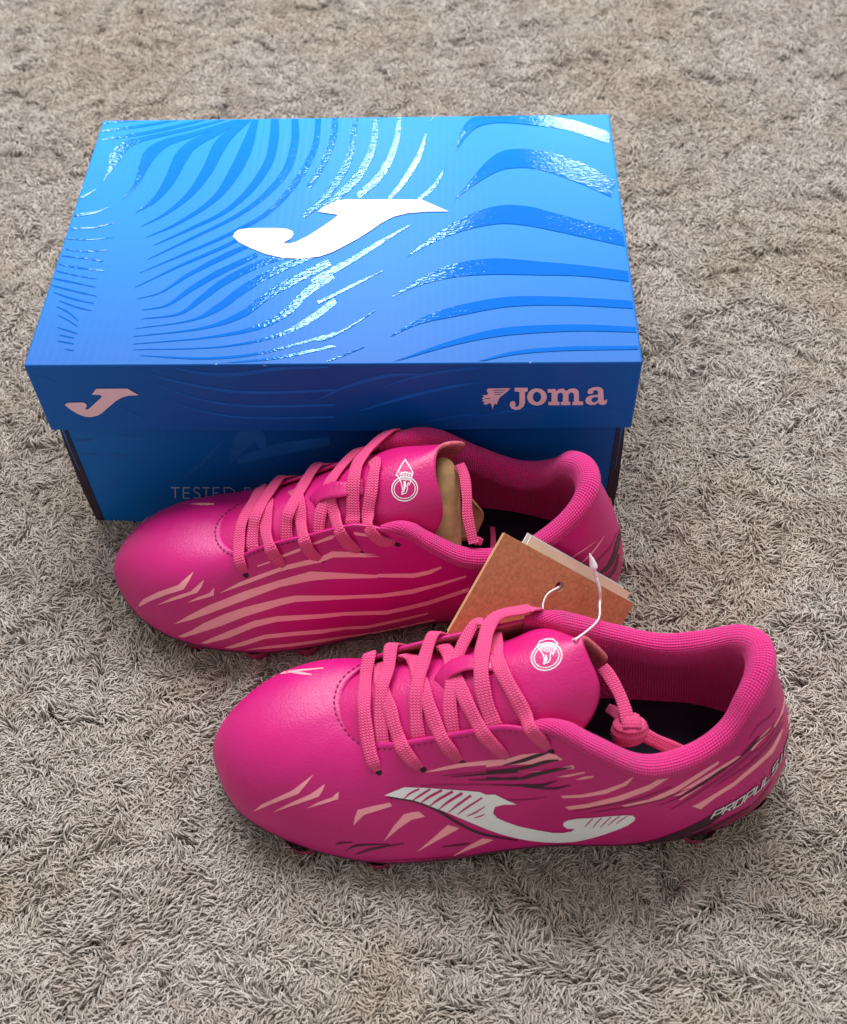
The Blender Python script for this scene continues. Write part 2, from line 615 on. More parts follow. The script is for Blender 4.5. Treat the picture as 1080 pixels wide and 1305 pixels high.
L6 = [
 [(20,44,20),(12,120,22),(-20,200,20),(-70,280,18)], [(88,44,18),(75,150,22),(45,230,24),(-20,320,20),(-90,380,14)],
 [(158,44,16),(145,150,22),(100,240,26),(30,310,22),(-20,345,10)], [(237,44,12),(222,140,20),(172,240,24),(95,312,18)],
 [(347,44,10),(335,70,2)], [(325,105,3),(300,180,18),(250,262,18),(200,320,10)], [(390,218,3),(350,280,14),(300,322,10)],
 [(424,162,2),(450,108,26),(490,68,36),(560,52,36),(660,57,36),(800,76,36),(944,122,38)],
 [(420,323,2),(480,268,20),(540,217,46),(600,190,62),(700,192,62),(820,228,66),(958,292,58)],
 [(262,512,2),(350,456,18),(450,406,42),(560,376,60),(660,379,64),(800,412,56),(998,462,46)],
 [(212,650,2),(300,602,20),(420,562,44),(550,549,54),(700,556,46),(850,566,36),(1008,586,34)],
 [(205,785,2),(300,736,16),(420,701,34),(600,669,34),(800,668,28),(1024,681,26)],
 [(215,872,2),(400,812,16),(550,776,26),(680,763,26),(850,758,22),(1034,765,18)],
 [(500,872,3),(620,843,12),(780,829,14),(1038,825,12)],
 [(-60,500,26),(0,478,28),(80,436,22),(190,390,8)], [(-60,600,22),(0,567,22),(80,522,18),(160,472,14),(270,408,4)],
 [(-40,670,12),(0,652,10),(80,611,10),(178,562,2)], [(-40,800,6),(0,790,5),(80,746,5),(152,698,2)], [(-30,880,3),(60,845,4),(117,822,2)],
]
stripes = [stroke(crop(l, 20, 130, 2.7), 6) for l in L5] + [stroke(crop(l, 420, 130, 2.634), 6) for l in L6]
decal('stripe_print', stripes, on_lid, M_foil, lid, 12)
JT = [(297,300),(299,295),(304,291.5),(312,290),(330,289),(353,289),(366,290),(373,293),(374,297),(371,302),(364,306),(361,308),(368,309),(377,306.5),(392,299),(408,289),(424,278),(431,272),(405,268),(412,262),(430,254),(440,252.5),(500,252.5),(538,253),(556,261),(572,268),(545,268),(520,270),(503,274),(488,281),(474,291),(455,303),(440,311),(425,319),(408,325),(385,328),(360,327),(338,322),(318,314),(304,307)]
decal('curved_logo', [JT], on_lid, M_logow, lid, 12, 6e-4 * .5)
JF = crop([(170,203),(174,198),(184,195),(234,194),(243,199),(246,206),(240,216),(247,219),(257,212),(275,195),(290,182),(298,173),(290,168),(262,167),(276,149),(280,147),(385,146),(424,169),(390,170),(365,177),(345,189),(318,212),(300,228),(285,238),(262,244),(240,243),(215,234),(190,219)], 20, 440, 2.7)
decal('small_curved_logo', [JF], on_lid_front, M_logop, lid, 12, 3e-4)
ff = [[(430,85,3),(540,120,7),(700,150,10),(850,160,10),(1100,150,8)],[(480,130,3),(620,180,6),(800,205,9),(1100,200,7)],[(540,75,6),(640,95,12),(760,98,14),(900,80,12),(1080,72,8)],
 [(500,180,3),(650,225,5),(820,245,7),(1100,240,5)],[(60,100,2),(90,108,4),(135,125,2)],[(330,190,2),(380,220,4),(450,250,2)]]
ff2 = [[(-40,180,3),(60,135,10),(200,100,12),(330,95,4)],[(100,215,3),(260,170,12),(420,135,10),(540,120,3)],[(180,135,3),(330,95,10),(520,72,8)],[(480,240,3),(640,215,10),(820,205,9),(1020,225,4)],[(300,258,3),(420,235,8),(520,228,3)]]
decal('stripe_print', [stroke(crop(l, 20, 440, 2.7), 6) for l in ff] + [stroke(crop(l, 420, 440, 2.634), 6) for l in ff2], on_lid_front, M_faint, lid, 12)
bb = [[(200,322,3),(230,328,12),(262,322,3)],[(350,308,3),(400,316,12),(440,318,3)],[(215,368,3),(250,378,10),(286,372,3)],[(310,378,3),(350,380,14),(395,382,5)],[(405,415,2),(440,385,8),(458,340,3)],[(470,415,2),(500,390,8),(530,352,2)],
 [(500,345,2),(510,320,10),(515,298,3)],[(560,470,2),(640,405,14),(720,325,4)],[(600,450,2),(650,400,10),(670,370,3)],[(320,495,2),(345,470,6),(362,445,2)],[(740,405,6),(780,330,60),(830,310,50),(860,370,14)],[(760,400,20),(900,360,40),(1080,330,30)]]
decal('stripe_print', [stroke(crop(l, 20, 440, 2.7), 6) for l in bb], on_body_front, M_faintb, body, 12)
# wordmark with serifs, crop coordinates (origin 420,440 scale 2.634)
def ring(cx, cy, a, b, ia, ib, n=28):
    """ring as two half bands"""
    out = []
    for h in (0, 1):
        o_ = [(cx + a * math.cos(math.pi * (h + k / n)), cy + b * math.sin(math.pi * (h + k / n))) for k in range(n + 1)]
        i_ = [(cx + ia * math.cos(math.pi * (h + k / n)), cy + ib * math.sin(math.pi * (h + k / n))) for k in range(n + 1)]
        out.append(o_ + i_[::-1])
    return out


WM = [
 [(622,140),(666,140),(666,152),(657,154),(657,190),(652,203),(640,212),(624,214),(611,209),(605,198),(607,189),(614,184),(622,186),(626,193),(623,201),(630,204),(636,199),(638,190),(638,154),(622,152)],
 [(733,145),(759,144),(761,152),(772,144),(786,143),(795,152),(806,144),(822,142),(834,147),(838,158),(838,186),(852,187),(852,199),(816,199),(816,188),(821,187),(821,162),(816,156),(808,157),(803,164),(803,187),(809,188),(809,199),(777,199),(777,188),(784,187),(784,162),(779,157),(770,158),(766,165),(766,187),(773,188),(773,199),(735,199),(735,188),(746,187),(746,157),(733,156)],
 [(866,156),(870,146),(884,139),(902,137),(914,141),(920,150),(921,182),(927,184),(931,178),(933,184),(930,194),(920,199),(908,197),(903,191),(892,198),(876,199),(864,194),(859,184),(863,173),(876,167),(902,163),(902,153),(896,148),(886,150),(886,158),(878,162),(870,161)],
] + ring(697, 171, 33, 29, 14, 17)
WM = [crop(p, 420, 440, 2.634) for p in WM]
decal('letter', WM, on_lid_front, M_logop, lid, 12, 3e-4, group=[[0], [3, 4], [1], [2]])
AH = crop([(881,186),(880,178),(886,173),(902,171),(902,182),(895,188),(886,190)], 420, 440, 2.634)
decal('letter_counter', [AH], on_lid_front, M_lid, lid, 12, 4e-4)
EG = [[(532,142),(608,141),(598,152),(590,158),(580,166),(572,172),(566,184),(562,196),(556,192),(550,202),(548,212),(544,196),(538,190),(526,196),(516,192),(524,186),(512,184),(518,178),(511,174),(520,170),(514,164),(526,164),(534,160),(528,150)]]
decal('eagle_emblem', [crop(p, 420, 440, 2.634) for p in EG], on_lid_front, M_logop, lid, 12, 3e-4)
EC = [stroke(crop(l, 420, 440, 2.634), 0) for l in ([(548,148,2),(592,147,2)], [(552,155,2),(584,154,2)], [(556,162,2),(576,161,2)], [(522,176,2),(540,174,2)])]
decal('emblem_feather', EC, on_lid_front, M_lid, lid, 12, 4e-4)

# stroke letters -------------------------------------------------------
GL = {
 'T': [[(0,0),(1,0)],[(.5,0),(.5,1)]], 'E': [[(1,0),(0,0),(0,1),(1,1)],[(0,.5),(.9,.5)]],
 'S': [[(1,.1),(.75,0),(.2,0),(0,.22),(.2,.45),(.8,.55),(1,.78),(.8,1),(.2,1),(0,.9)]],
 'D': [[(0,0),(.55,0),(1,.3),(1,.7),(.55,1),(0,1),(0,0)]],
 'B': [[(0,0),(.7,0),(.95,.25),(.7,.48),(0,.48)],[(.7,.48),(1,.75),(.7,1),(0,1),(0,0)]], 'Y': [[(0,0),(.5,.5),(1,0)],[(.5,.5),(.5,1)]],
 'P': [[(0,1),(0,0),(1,0),(1,.55),(0,.55)]], 'R': [[(0,1),(0,0),(1,0),(1,.52),(0,.52)],[(.4,.52),(1,1)]],
 'O': [[(0,0),(1,0),(1,1),(0,1),(0,0)]], 'U': [[(0,0),(0,1),(1,1),(1,0)]], 'L': [[(0,0),(0,1),(1,1)]],
 'I': [[(.5,0),(.5,1)]], 'N': [[(0,1),(0,0),(1,1),(1,0)]], 's': [[(1,0),(0,0),(0,.5),(1,.5),(1,1),(0,1)]],
}


def thick(line, w):
    """mitred outline of a polyline"""
    P = [np.array(p, float) for p in line]
    closed = np.allclose(P[0], P[-1])
    A, B = [], []
    for i, p in enumerate(P):
        d1 = (p - P[i - 1]) if i > 0 else (P[-1] - P[-2] if closed else P[1] - P[0])
        d2 = (P[i + 1] - p) if i < len(P) - 1 else (P[1] - P[0] if closed else p - P[i - 1])
        d1 = d1 / (np.linalg.norm(d1) + 1e-9)
        d2 = d2 / (np.linalg.norm(d2) + 1e-9)
        t = d1 + d2
        t /= np.linalg.norm(t) + 1e-9
        n = np.array([-t[1], t[0]])
        c = max(.5, n.dot(np.array([-d1[1], d1[0]])))
        A.append(tuple(p + n * w / 2 / c))
        B.append(tuple(p - n * w / 2 / c))
    out = []
    for i in range(len(P) - 1):
        out.append([A[i], A[i + 1], B[i + 1], B[i]])
    return out


polys, grp = [], []
word = [('T', 218, 229), ('E', 234, 242), ('S', 247, 255), ('T', 258, 268), ('E', 272, 280), ('D', 286, 299), ('B', 312, 321), ('Y', 325, 335)]
for ch, x0, x1 in word:
    n0 = len(polys)
    for ln in GL[ch]:
        polys += thick([(x0 + p[0] * (x1 - x0), 621.5 + p[1] * 13.5) for p in ln], 1.5)
    grp.append(list(range(n0, len(polys))))
decal('letter', polys, on_body_front, M_text, body, 12, 3e-4, group=grp)
# ------------------------------------------------------------------ carpet
def make_carpet():
    m, nt, b = new_mat('carpet_backing')
    tc = nt.nodes.new('ShaderNodeTexCoord').outputs['Object']
    nt.links.new(ramp(nt, noise(nt, tc, 120, 4), [(.3, srgb(120, 108, 97)), (.7, srgb(158, 145, 132))]), b.inputs['Base Color'])
    b.inputs['Roughness'].default_value = 1
    V = [(-1.1, -.75, -.0105), (1.2, -.75, -.0105), (1.2, 1.25, -.0105), (-1.1, 1.25, -.0105)]
    o = mesh_obj('carpet', V, [(0, 1, 2, 3)], m, smooth=False)
    o['kind'] = 'structure'
    # pile: variants of a tangled patch of yarn, scattered over the backing
    R_, NV, NS = .026, 6, 2000
    verts, faces, var, shade = [], [], [], []
    for k in range(NV):
        ph = nrg.uniform(0, 6.28, 6)
        fr = nrg.uniform(60, 170, (3, 2)) * nrg.choice([-1, 1], (3, 2))
        fa0 = nrg.uniform(0, 6.28)
        for s in range(NS):
            r = R_ * math.sqrt(nrg.random())
            a = nrg.uniform(0, 6.283)
            x, y = r * math.cos(a), r * math.sin(a)
            fld = fa0 + 1.5 * sum(math.sin(fr[i, 0] * x + fr[i, 1] * y + ph[i]) for i in range(3))
            ang = fld + nrg.normal(0, .42)
            L = nrg.uniform(.0055, .0125)
            n = 5
            rad = nrg.uniform(.00030, .00052)
            top = nrg.uniform(-.0022, .0024) + .0015 * math.sin(fr[0, 0] * .6 * x + ph[3]) + .0015 * math.sin(fr[1, 1] * .6 * y + ph[4])
            curl = nrg.normal(0, 55)
            wob = nrg.uniform(.0001, .0006)
            wf = nrg.uniform(1.5, 4)
            wp = nrg.uniform(0, 6.28)
            P = []
            d = ang
            cx, cy = x, y
            for i in range(n):
                t = i / (n - 1)
                z = -.011 + (top + .011) * math.sin(min(1, t * 2.2) * math.pi / 2) - .0028 * max(0, t - .55) ** 1.3 * 2 + wob * .8 * math.sin(wf * 5 * t + wp)
                P.append((cx + wob * math.sin(wf * 6 * t + wp) * -math.sin(d), cy + wob * math.sin(wf * 6 * t + wp) * math.cos(d), z))
                stp = L / (n - 1) * (.45 if i < 1 else 1.05)
                cx += math.cos(d) * stp
                cy += math.sin(d) * stp
                d += curl * stp
            P = np.array(P)
            T = np.gradient(P, axis=0)
            T /= np.linalg.norm(T, axis=1)[:, None]
            base = len(verts)
            for i in range(n):
                t = T[i]
                sd = np.cross(t, (0, 0, 1))
                sd /= np.linalg.norm(sd) + 1e-9
                up = np.cross(sd, t)
                rr = rad * (.75 if i in (0, n - 1) else 1 + .12 * ((i * 7 + s) % 3 - 1))
                for q in range(3):
                    aa = q * math.pi * 2 / 3 + .5
                    verts.append(tuple(P[i] + (sd * math.cos(aa) + up * math.sin(aa)) * rr))
            for i in range(n - 1):
                for q in range(3):
                    q2 = (q + 1) % 3
                    faces.append((base + i * 3 + q, base + i * 3 + q2, base + i * 3 + 3 + q2, base + i * 3 + 3 + q))
            e = base + (n - 1) * 3
            faces.append((e, e + 1, e + 2))
            sh = nrg.random()
            var += [k] * (n * 3)
            shade += [sh] * (n * 3)
    me = bpy.data.meshes.new('carpet_pile')
    me.from_pydata(verts, [], faces)
    me.polygons.foreach_set('use_smooth', [True] * len(me.polygons))
    at = me.attributes.new('variant', 'INT', 'POINT')
    at.data.foreach_set('value', var)
    at = me.attributes.new('shade', 'FLOAT', 'POINT')
    at.data.foreach_set('value', shade)
    m, nt, b = new_mat('taupe_carpet_yarn')
    an = nt.nodes.new('ShaderNodeAttribute')
    an.attribute_name = 'shade'
    geo = nt.nodes.new('ShaderNodeNewGeometry').outputs['Position']
    col = ramp(nt, an.outputs['Fac'], [(0, srgb(156, 146, 137)), (.5, srgb(184, 174, 165)), (1, srgb(206, 197, 189))])
    big = noise(nt, geo, 30, 5, .65)
    col = mix_col(nt, math_n(nt, 'MULTIPLY', ramp(nt, big, [(.40, (0, 0, 0, 1)), (.68, (1, 1, 1, 1))]), .6), col, srgb(152, 135, 122))
    wide = noise(nt, geo, 7, 3, .5)
    col = mix_col(nt, math_n(nt, 'MULTIPLY', ramp(nt, wide, [(.42, (0, 0, 0, 1)), (.62, (1, 1, 1, 1))]), .30), col, srgb(166, 145, 120))
    nt.links.new(col, b.inputs['Base Color'])
    b.inputs['Roughness'].default_value = .8
    b.inputs['Specular IOR Level'].default_value = .25
    b.inputs['Sheen Weight'].default_value = .12
    bump(nt, b, noise(nt, geo, 2600, 3, .6), .5, .0003)
    me.materials.append(m)
    o = bpy.data.objects.new('carpet_pile', me)
    C.objects.link(o)
    o['kind'] = 'stuff'
    o['label'] = 'grey-brown shaggy carpet pile of short tangled yarn covering the floor'
    o['category'] = 'carpet'
    g = bpy.data.node_groups.new('pile_scatter', 'GeometryNodeTree')
    g.interface.new_socket('Geometry', in_out='INPUT', socket_type='NodeSocketGeometry')
    g.interface.new_socket('Geometry', in_out='OUTPUT', socket_type='NodeSocketGeometry')
    gi = g.nodes.new('NodeGroupInput')
    go = g.nodes.new('NodeGroupOutput')
    join = g.nodes.new('GeometryNodeJoinGeometry')
    na = g.nodes.new('GeometryNodeInputNamedAttribute')
    na.data_type = 'INT'
    na.inputs[0].default_value = 'variant'
    nout = [s for s in na.outputs if s.enabled][0]
    for k in range(NV):
        cp = g.nodes.new('FunctionNodeCompare')
        cp.data_type = 'INT'
        cp.operation = 'EQUAL'
        ins = [s for s in cp.inputs if s.enabled]
        g.links.new(nout, ins[0])
        ins[1].default_value = k
        sp = g.nodes.new('GeometryNodeSeparateGeometry')
        g.links.new(gi.outputs[0], sp.inputs[0])
        g.links.new(cp.outputs[0], sp.inputs[1])
        ti = g.nodes.new('GeometryNodeGeometryToInstance')
        g.links.new(sp.outputs[0], ti.inputs[0])
        g.links.new(ti.outputs[0], join.inputs[0])
    grid = g.nodes.new('GeometryNodeMeshGrid')
    sx, sy, step = 1.9, 1.75, .0305
    grid.inputs['Size X'].default_value = sx
    grid.inputs['Size Y'].default_value = sy
    grid.inputs['Vertices X'].default_value = int(sx / step)
    grid.inputs['Vertices Y'].default_value = int(sy / step)
    sp = g.nodes.new('GeometryNodeSetPosition')
    g.links.new(grid.outputs[0], sp.inputs[0])

    def rv(lo, hi, typ='FLOAT_VECTOR', seed=0):
        r = g.nodes.new('FunctionNodeRandomValue')
        r.data_type = typ
        i = [s for s in r.inputs if s.enabled]
        i[0].default_value = lo
        i[1].default_value = hi
        i[-1].default_value = seed
        return [s for s in r.outputs if s.enabled][0]
    g.links.new(rv((.04 - .007, .24 - .007, 0), (.04 + .007, .24 + .007, 0)), sp.inputs['Offset'])
    io = g.nodes.new('GeometryNodeInstanceOnPoints')
    g.links.new(sp.outputs[0], io.inputs['Points'])
    g.links.new(join.outputs[0], io.inputs['Instance'])
    io.inputs['Pick Instance'].default_value = True
    g.links.new(rv(0, NV - 1, 'INT', 3), io.inputs['Instance Index'])
    g.links.new(rv((-.035, -.035, 0), (.035, .035, 6.283), seed=5), io.inputs['Rotation'])
    g.links.new(io.outputs[0], go.inputs[0])
    md = o.modifiers.new('scatter', 'NODES')
    md.node_group = g


make_carpet()

# ------------------------------------------------------------------ boots
# stations round the foot, boot frame: X heel to toe, Y to the outer side, Z up
# F = sole edge (x, y, z), E = opening edge / collar crest (x, y, z), ob hb oe he = handles, c = padded collar amount
ST = [
 ((0.2828,-0.0050,0.0137), (0.2158,-0.0080,0.0645), 0.0037,0.0369, 0.0300,0.0015, 0),
 ((0.2787,0.0114,0.0136), (0.2152,-0.0030,0.0640), 0.0039,0.0356, 0.0300,0.0015, 0),
 ((0.2680,0.0264,0.0123), (0.2130,0.0020,0.0630), 0.0037,0.0302, 0.0280,0.0020, 0),
 ((0.2499,0.0374,0.0119), (0.2095,0.0075,0.0622), 0.0033,0.0244, 0.0220,0.0040, 0),
 ((0.2271,0.0459,0.0116), (0.2035,0.0125,0.0632), 0.0022,0.0207, 0.0160,0.0070, 0),
 ((0.1987,0.0508,0.0114), (0.1905,0.0173,0.0697), 0.0014,0.0190, 0.0103,0.0114, 0),
 ((0.1686,0.0496,0.0123), (0.1691,0.0183,0.0787), 0.0007,0.0207, 0.0092,0.0126, 0),
 ((0.1438,0.0464,0.0143), (0.1444,0.0195,0.0902), 0.0001,0.0220, 0.0102,0.0143, 0),
 ((0.1192,0.0440,0.0155), (0.1246,0.0224,0.1009), 0.0004,0.0226, 0.0076,0.0168, 1),
 ((0.0996,0.0434,0.0146), (0.1033,0.0300,0.0934), 0.0016,0.0223, 0.0051,0.0134, 1),
 ((0.0780,0.0425,0.0137), (0.0805,0.0313,0.0770), 0.0036,0.0209, 0.0044,0.0121, 1),
 ((0.0583,0.0397,0.0128), (0.0589,0.0247,0.0725), 0.0045,0.0213, 0.0065,0.0130, 1),
 ((0.0385,0.0340,0.0119), (0.0440,0.0180,0.0810), 0.0053,0.0235, 0.0094,0.0180, 1),
 ((0.0205,0.0248,0.0118), (0.0365,0.0110,0.0955), 0.0061,0.0235, 0.0118,0.0232, 1),
 ((0.0083,0.0112,0.0118), (0.0300,0.0010,0.1035), 0.0059,0.0234, 0.0133,0.0267, 1),
 ((0.0044,-0.0034,0.0118), (0.0275,-0.0085,0.1050), 0.0058,0.0232, 0.0130,0.0290, 1),
 ((0.0087,-0.0178,0.0117), (0.0290,-0.0175,0.1030), 0.0061,0.0231, 0.0104,0.0276, 1),
 ((0.0219,-0.0289,0.0117), (0.0360,-0.0250,0.0955), 0.0064,0.0231, 0.0071,0.0243, 1),
 ((0.0416,-0.0350,0.0127), (0.0491,-0.0295,0.0826), 0.0066,0.0212, 0.0050,0.0190, 1),
 ((0.0613,-0.0362,0.0137), (0.0657,-0.0334,0.0739), 0.0068,0.0212, 0.0040,0.0156, 1),
 ((0.0841,-0.0365,0.0156), (0.0883,-0.0369,0.0772), 0.0069,0.0211, 0.0030,0.0152, 1),
 ((0.1038,-0.0369,0.0164), (0.1068,-0.0351,0.0885), 0.0069,0.0230, 0.0019,0.0158, 1),
 ((0.1237,-0.0393,0.0163), (0.1230,-0.0314,0.0988), 0.0067,0.0238, 0.0015,0.0154, 1),
 ((0.1458,-0.0433,0.0143), (0.1449,-0.0295,0.0938), 0.0055,0.0238, 0.0020,0.0140, 0),
 ((0.1693,-0.0478,0.0124), (0.1665,-0.0291,0.0860), 0.0051,0.0220, 0.0014,0.0125, 0),
 ((0.1949,-0.0504,0.0115), (0.1873,-0.0282,0.0781), 0.0037,0.0197, 0.0012,0.0108, 0),
 ((0.2155,-0.0492,0.0117), (0.2030,-0.0270,0.0690), 0.0033,0.0211, 0.0041,0.0087, 0),
 ((0.2351,-0.0451,0.0118), (0.2085,-0.0225,0.0665), 0.0031,0.0246, 0.0140,0.0060, 0),
 ((0.2542,-0.0369,0.0121), (0.2125,-0.0180,0.0655), 0.0031,0.0290, 0.0220,0.0030, 0),
 ((0.2706,-0.0240,0.0134), (0.2150,-0.0130,0.0650), 0.0033,0.0335, 0.0280,0.0020, 0),
]
NSP = 10
A = np.array([list(s[0]) + list(s[1]) + list(s[2:]) for s in ST])
D = crom(A, NSP, True)
NU = len(D)
Fp, Ep = D[:, 0:3], D[:, 3:6]
tang = np.roll(Fp[:, :2], -3, 0) - np.roll(Fp[:, :2], 3, 0)
nrm = np.stack([-tang[:, 1], tang[:, 0]], 1)
nrm /= np.linalg.norm(nrm, axis=1)[:, None]
ctr = Fp[:, :2].mean(0)
if ((Fp[:, :2] - ctr) * nrm).sum() < 0:
    nrm = -nrm
n3 = np.concatenate([nrm, np.zeros((NU, 1))], 1)
cc = np.clip(D[:, 10:11], 0, 1)
zz = np.array([0, 0, 1.0])
# leather stops under the padded collar
Eu = Ep + cc * (n3 * .0038 - zz * .0062)
B0 = Fp
B1 = Fp + n3 * D[:, 6:7] + zz * D[:, 7:8]
B2 = Eu + n3 * D[:, 8:9] - zz * D[:, 9:10]
NT = 30
ts = np.linspace(0, 1, NT)
UP = np.zeros((NU, NT, 3))
for j, t in enumerate(ts):
    UP[:, j] = B0 * (1 - t) ** 3 + 3 * B1 * t * (1 - t) ** 2 + 3 * B2 * t * t * (1 - t) + Eu * t ** 3


class Boot:
    """boot frame to world: tilt, turn, mirror for the other foot"""

    def __init__(s, ox, oy, yaw, roll, mirror):
        s.ox, s.oy, s.yaw, s.roll, s.mir = ox, oy, math.radians(yaw), math.radians(roll), mirror

    def w(s, p):
        p = np.asarray(p, float)
        x, y, z = p[..., 0] - .14, p[..., 1], p[..., 2]
        c, t = math.cos(s.roll), math.sin(s.roll)
        y, z = c * y - t * z, t * y + c * z
        c, t = math.cos(s.yaw), math.sin(s.yaw)
        x, y = c * x - t * y, t * x + c * y
        return np.stack([s.ox - x, s.oy + (y if s.mir else -y), z], -1)

    def inv(s, q):
        x, y, z = s.ox - q[0], (q[1] - s.oy) * (1 if s.mir else -1), q[2]
        c, t = math.cos(-s.yaw), math.sin(-s.yaw)
        x, y = c * x - t * y, t * x + c * y
        c, t = math.cos(-s.roll), math.sin(-s.roll)
        y, z = c * y - t * z, t * y + c * z
        return (x + .14, y, z)


TG = [  # tongue rows: X, then (Y, Z) from the inner low edge over the ridge to the outer low edge
 (.2270, [(-.028,.054), (-.020,.058), (-.008,.060), (.003,.058), (.013,.053)]),
 (.1950, [(-.034,.056), (-.023,.069), (-.006,.074), (.010,.069), (.024,.059)]),
 (.1650, [(-.034,.064), (-.023,.080), (-.007,.087), (.010,.083), (.024,.071)]),
 (.1400, [(-.033,.072), (-.023,.090), (-.007,.101), (.010,.096), (.024,.083)]),
 (.1200, [(-.032,.079), (-.024,.099), (-.008,.110), (.011,.104), (.025,.088)]),
]


def build_boot(name, boot, label, px):
    root = empty(name, tuple(boot.w([.14, 0, 0])), label, 'football boot', 'pair of pink football boots')
    P = boot.w(UP)
    flip = not boot.mir
    up = mesh_obj('upper', P.reshape(-1, 3), grid_faces(NU, NT, True, flip), [M_upper, M_suede], root)
    if up.data.polygons[NT * 5 + 3].normal.dot(Vector(n3[5]) * -1 if False else Vector(boot.w(n3[5]) - boot.w(np.zeros(3)))) < 0:
        up.data.flip_normals()
    so = up.modifiers.new('thickness', 'SOLIDIFY')
    so.thickness = .0016
    so.offset = -1
    so.material_offset = 1
    so.material_offset_rim = 0
    # ---- padded collar and lining (air mesh)
    ids = [i for i in range(NU) if D[i, 10] > .5 and 7 * NSP < i < 23 * NSP]
    prof = [(.0030, -.0072), (.0052, -.0050), (.0050, -.0018), (.0024, .0008), (-.0012, .0012), (-.0042, .0002), (-.0062, -.0028), (-.0068, -.0068), (-.0064, -.012)]
    rows, uvs = [], []
    s_acc = 0
    for a, i in enumerate(ids):
        if a:
            s_acc += np.linalg.norm(Ep[i] - Ep[ids[a - 1]]) * 1000
        endf = min(1, min(a, len(ids) - 1 - a) / 14 + .30)
        q = [Ep[i] + n3[i] * (dx * endf + .003 * (1 - endf)) + zz * (dz * endf - .004 * (1 - endf)) for dx, dz in prof]
        low = Fp[i] - n3[i] * .011 + zz * .012
        l0 = q[-1]
        for t in (.2, .4, .6, .8, 1.0):
            mid = l0 * (1 - t) + low * t
            mid = mid + n3[i] * .004 * math.sin(t * math.pi)
            q.append(mid)
        q = crom(np.array(q), 3)
        rows.append(q)
        dd = np.concatenate([[0], np.cumsum(np.linalg.norm(np.diff(q, axis=0), axis=1))]) * 1000
        uvs += [(s_acc, d) for d in dd]
    rows = np.array(rows)
    nv = rows.shape[1]
    lin = mesh_obj('collar_lining', boot.w(rows).reshape(-1, 3), grid_faces(len(ids), nv, False, flip), M_knit, root, uvs=np.array(uvs))
    # ---- insole
    ring_i = [tuple(Fp[i] - n3[i] * .0085 + zz * (.0165 - .002)) for i in range(0, NU, 4)]
    cI = np.mean(ring_i, 0)
    V = [cI] + ring_i
    m = len(ring_i)
    V2 = [cI] + [np.array(r) * .55 + cI * .45 for r in ring_i] + ring_i
    Fc = [(0, 1 + k, 1 + (k + 1) % m) for k in range(m)] + [(1 + k, 1 + m + k, 1 + m + (k + 1) % m, 1 + (k + 1) % m) for k in range(m)]
    mesh_obj('insole', boot.w(np.array(V2)), Fc, M_insole, root)
    # ---- outsole plate
    rr = []
    for i in range(0, NU, 2):
        f, n = Fp[i], n3[i]
        rr.append([f - n * .0004 + zz * .0025, f + n * .0004 + zz * .0010, f - n * .0002 - zz * .0014, f - n * .003 - zz * .0036, f - n * .012 - zz * .0044])
    rr = np.array(rr)
    V = list(rr.reshape(-1, 3)) + [np.array([cI[0], cI[1], .007])]
    Fc = grid_faces(len(rr), 5, True, flip)
    m = len(rr)
    Fc += [(k * 5 + 4, ((k + 1) % m) * 5 + 4, len(V) - 1) for k in range(m)]
    sole = mesh_obj('outsole', boot.w(np.array(V)), Fc, M_sole, root)
    studs = [(.262, .014), (.262, -.014), (.236, .036), (.236, -.034), (.200, .043), (.203, -.042), (.172, .038), (.176, -.040), (.048, .029), (.048, -.026), (.022, .014), (.022, -.013)]
    for (x, y) in studs:
        V, Fc = [], []
        big = 1.15 if x < .1 else 1
        for k, (r, z) in enumerate([(.0095 * big, .0115), (.0085 * big, .007), (.0066 * big, -.001), (.0058 * big, -.0035), (0.0001, -.004)]):
            for q in range(14):
                a = q / 14 * 2 * math.pi
                V.append((x + r * math.cos(a), y + r * math.sin(a), z))
        for k in range(4):
            for q in range(14):
                Fc.append((k * 14 + q, k * 14 + (q + 1) % 14, k * 14 + 14 + (q + 1) % 14, k * 14 + 14 + q))
        mesh_obj('stud', boot.w(np.array(V)), Fc, M_stud, root)
    # ---- tongue
    ex = px['tongue_end']
    rowsT = [np.array([(X, y, z) for y, z in r]) for X, r in TG]
    last = []
    for (x, y, z) in ex:
        q = at_z(x, y, z)
        last.append(boot.inv(q))
    rowsT.append(np.array(last))
    RT = np.array(rowsT)
    dense = crom(RT, 10)
    dense = np.array([crom(r, 10) for r in dense])
    nU, nV = dense.shape[:2]
    out = dense.copy()
    for j in range(nV):      # round the corners of the free end
        v = j / (nV - 1)
        cut = px.get('cut', .13) * (max(0, (v - .72) / .28) ** 2.4 * (1 if not boot.mir else .35) + max(0, (.28 - v) / .28) ** 2.4 * (1 if boot.mir else .35))
        cut += .004 * math.sin(v * 9) + .003 * math.sin(v * 23)
        for i in range(nU):
            a = i * (1 - cut)
            k = min(nU - 2, int(a))
            out[i, j] = dense[k, j] * (1 - (a - k)) + dense[k + 1, j] * (a - k)
    dense = out
    # the free end is cut with rounded corners
    nU, nV = dense.shape[:2]
    tg = mesh_obj('tongue', boot.w(dense).reshape(-1, 3), grid_faces(nU, nV, False, flip), [M_tongue, M_suede], root)
    if tg.data.polygons[nV * 20 + nV // 2].normal.z < 0:
        tg.data.flip_normals()
    so = tg.modifiers.new('thickness', 'SOLIDIFY')
    so.thickness = .0022
    so.offset = -1
    so.material_offset = 1
    so.material_offset_rim = 1

    def tree(*objs):
        V, Fc = [], []
        for o in objs:
            b = len(V)
            V += [o.matrix_basis @ v.co + root.location for v in o.data.vertices]
            Fc += [tuple(b + i for i in p.vertices) for p in o.data.polygons]
        return BVHTree.FromPolygons(V, Fc)
    bu = tree(up)
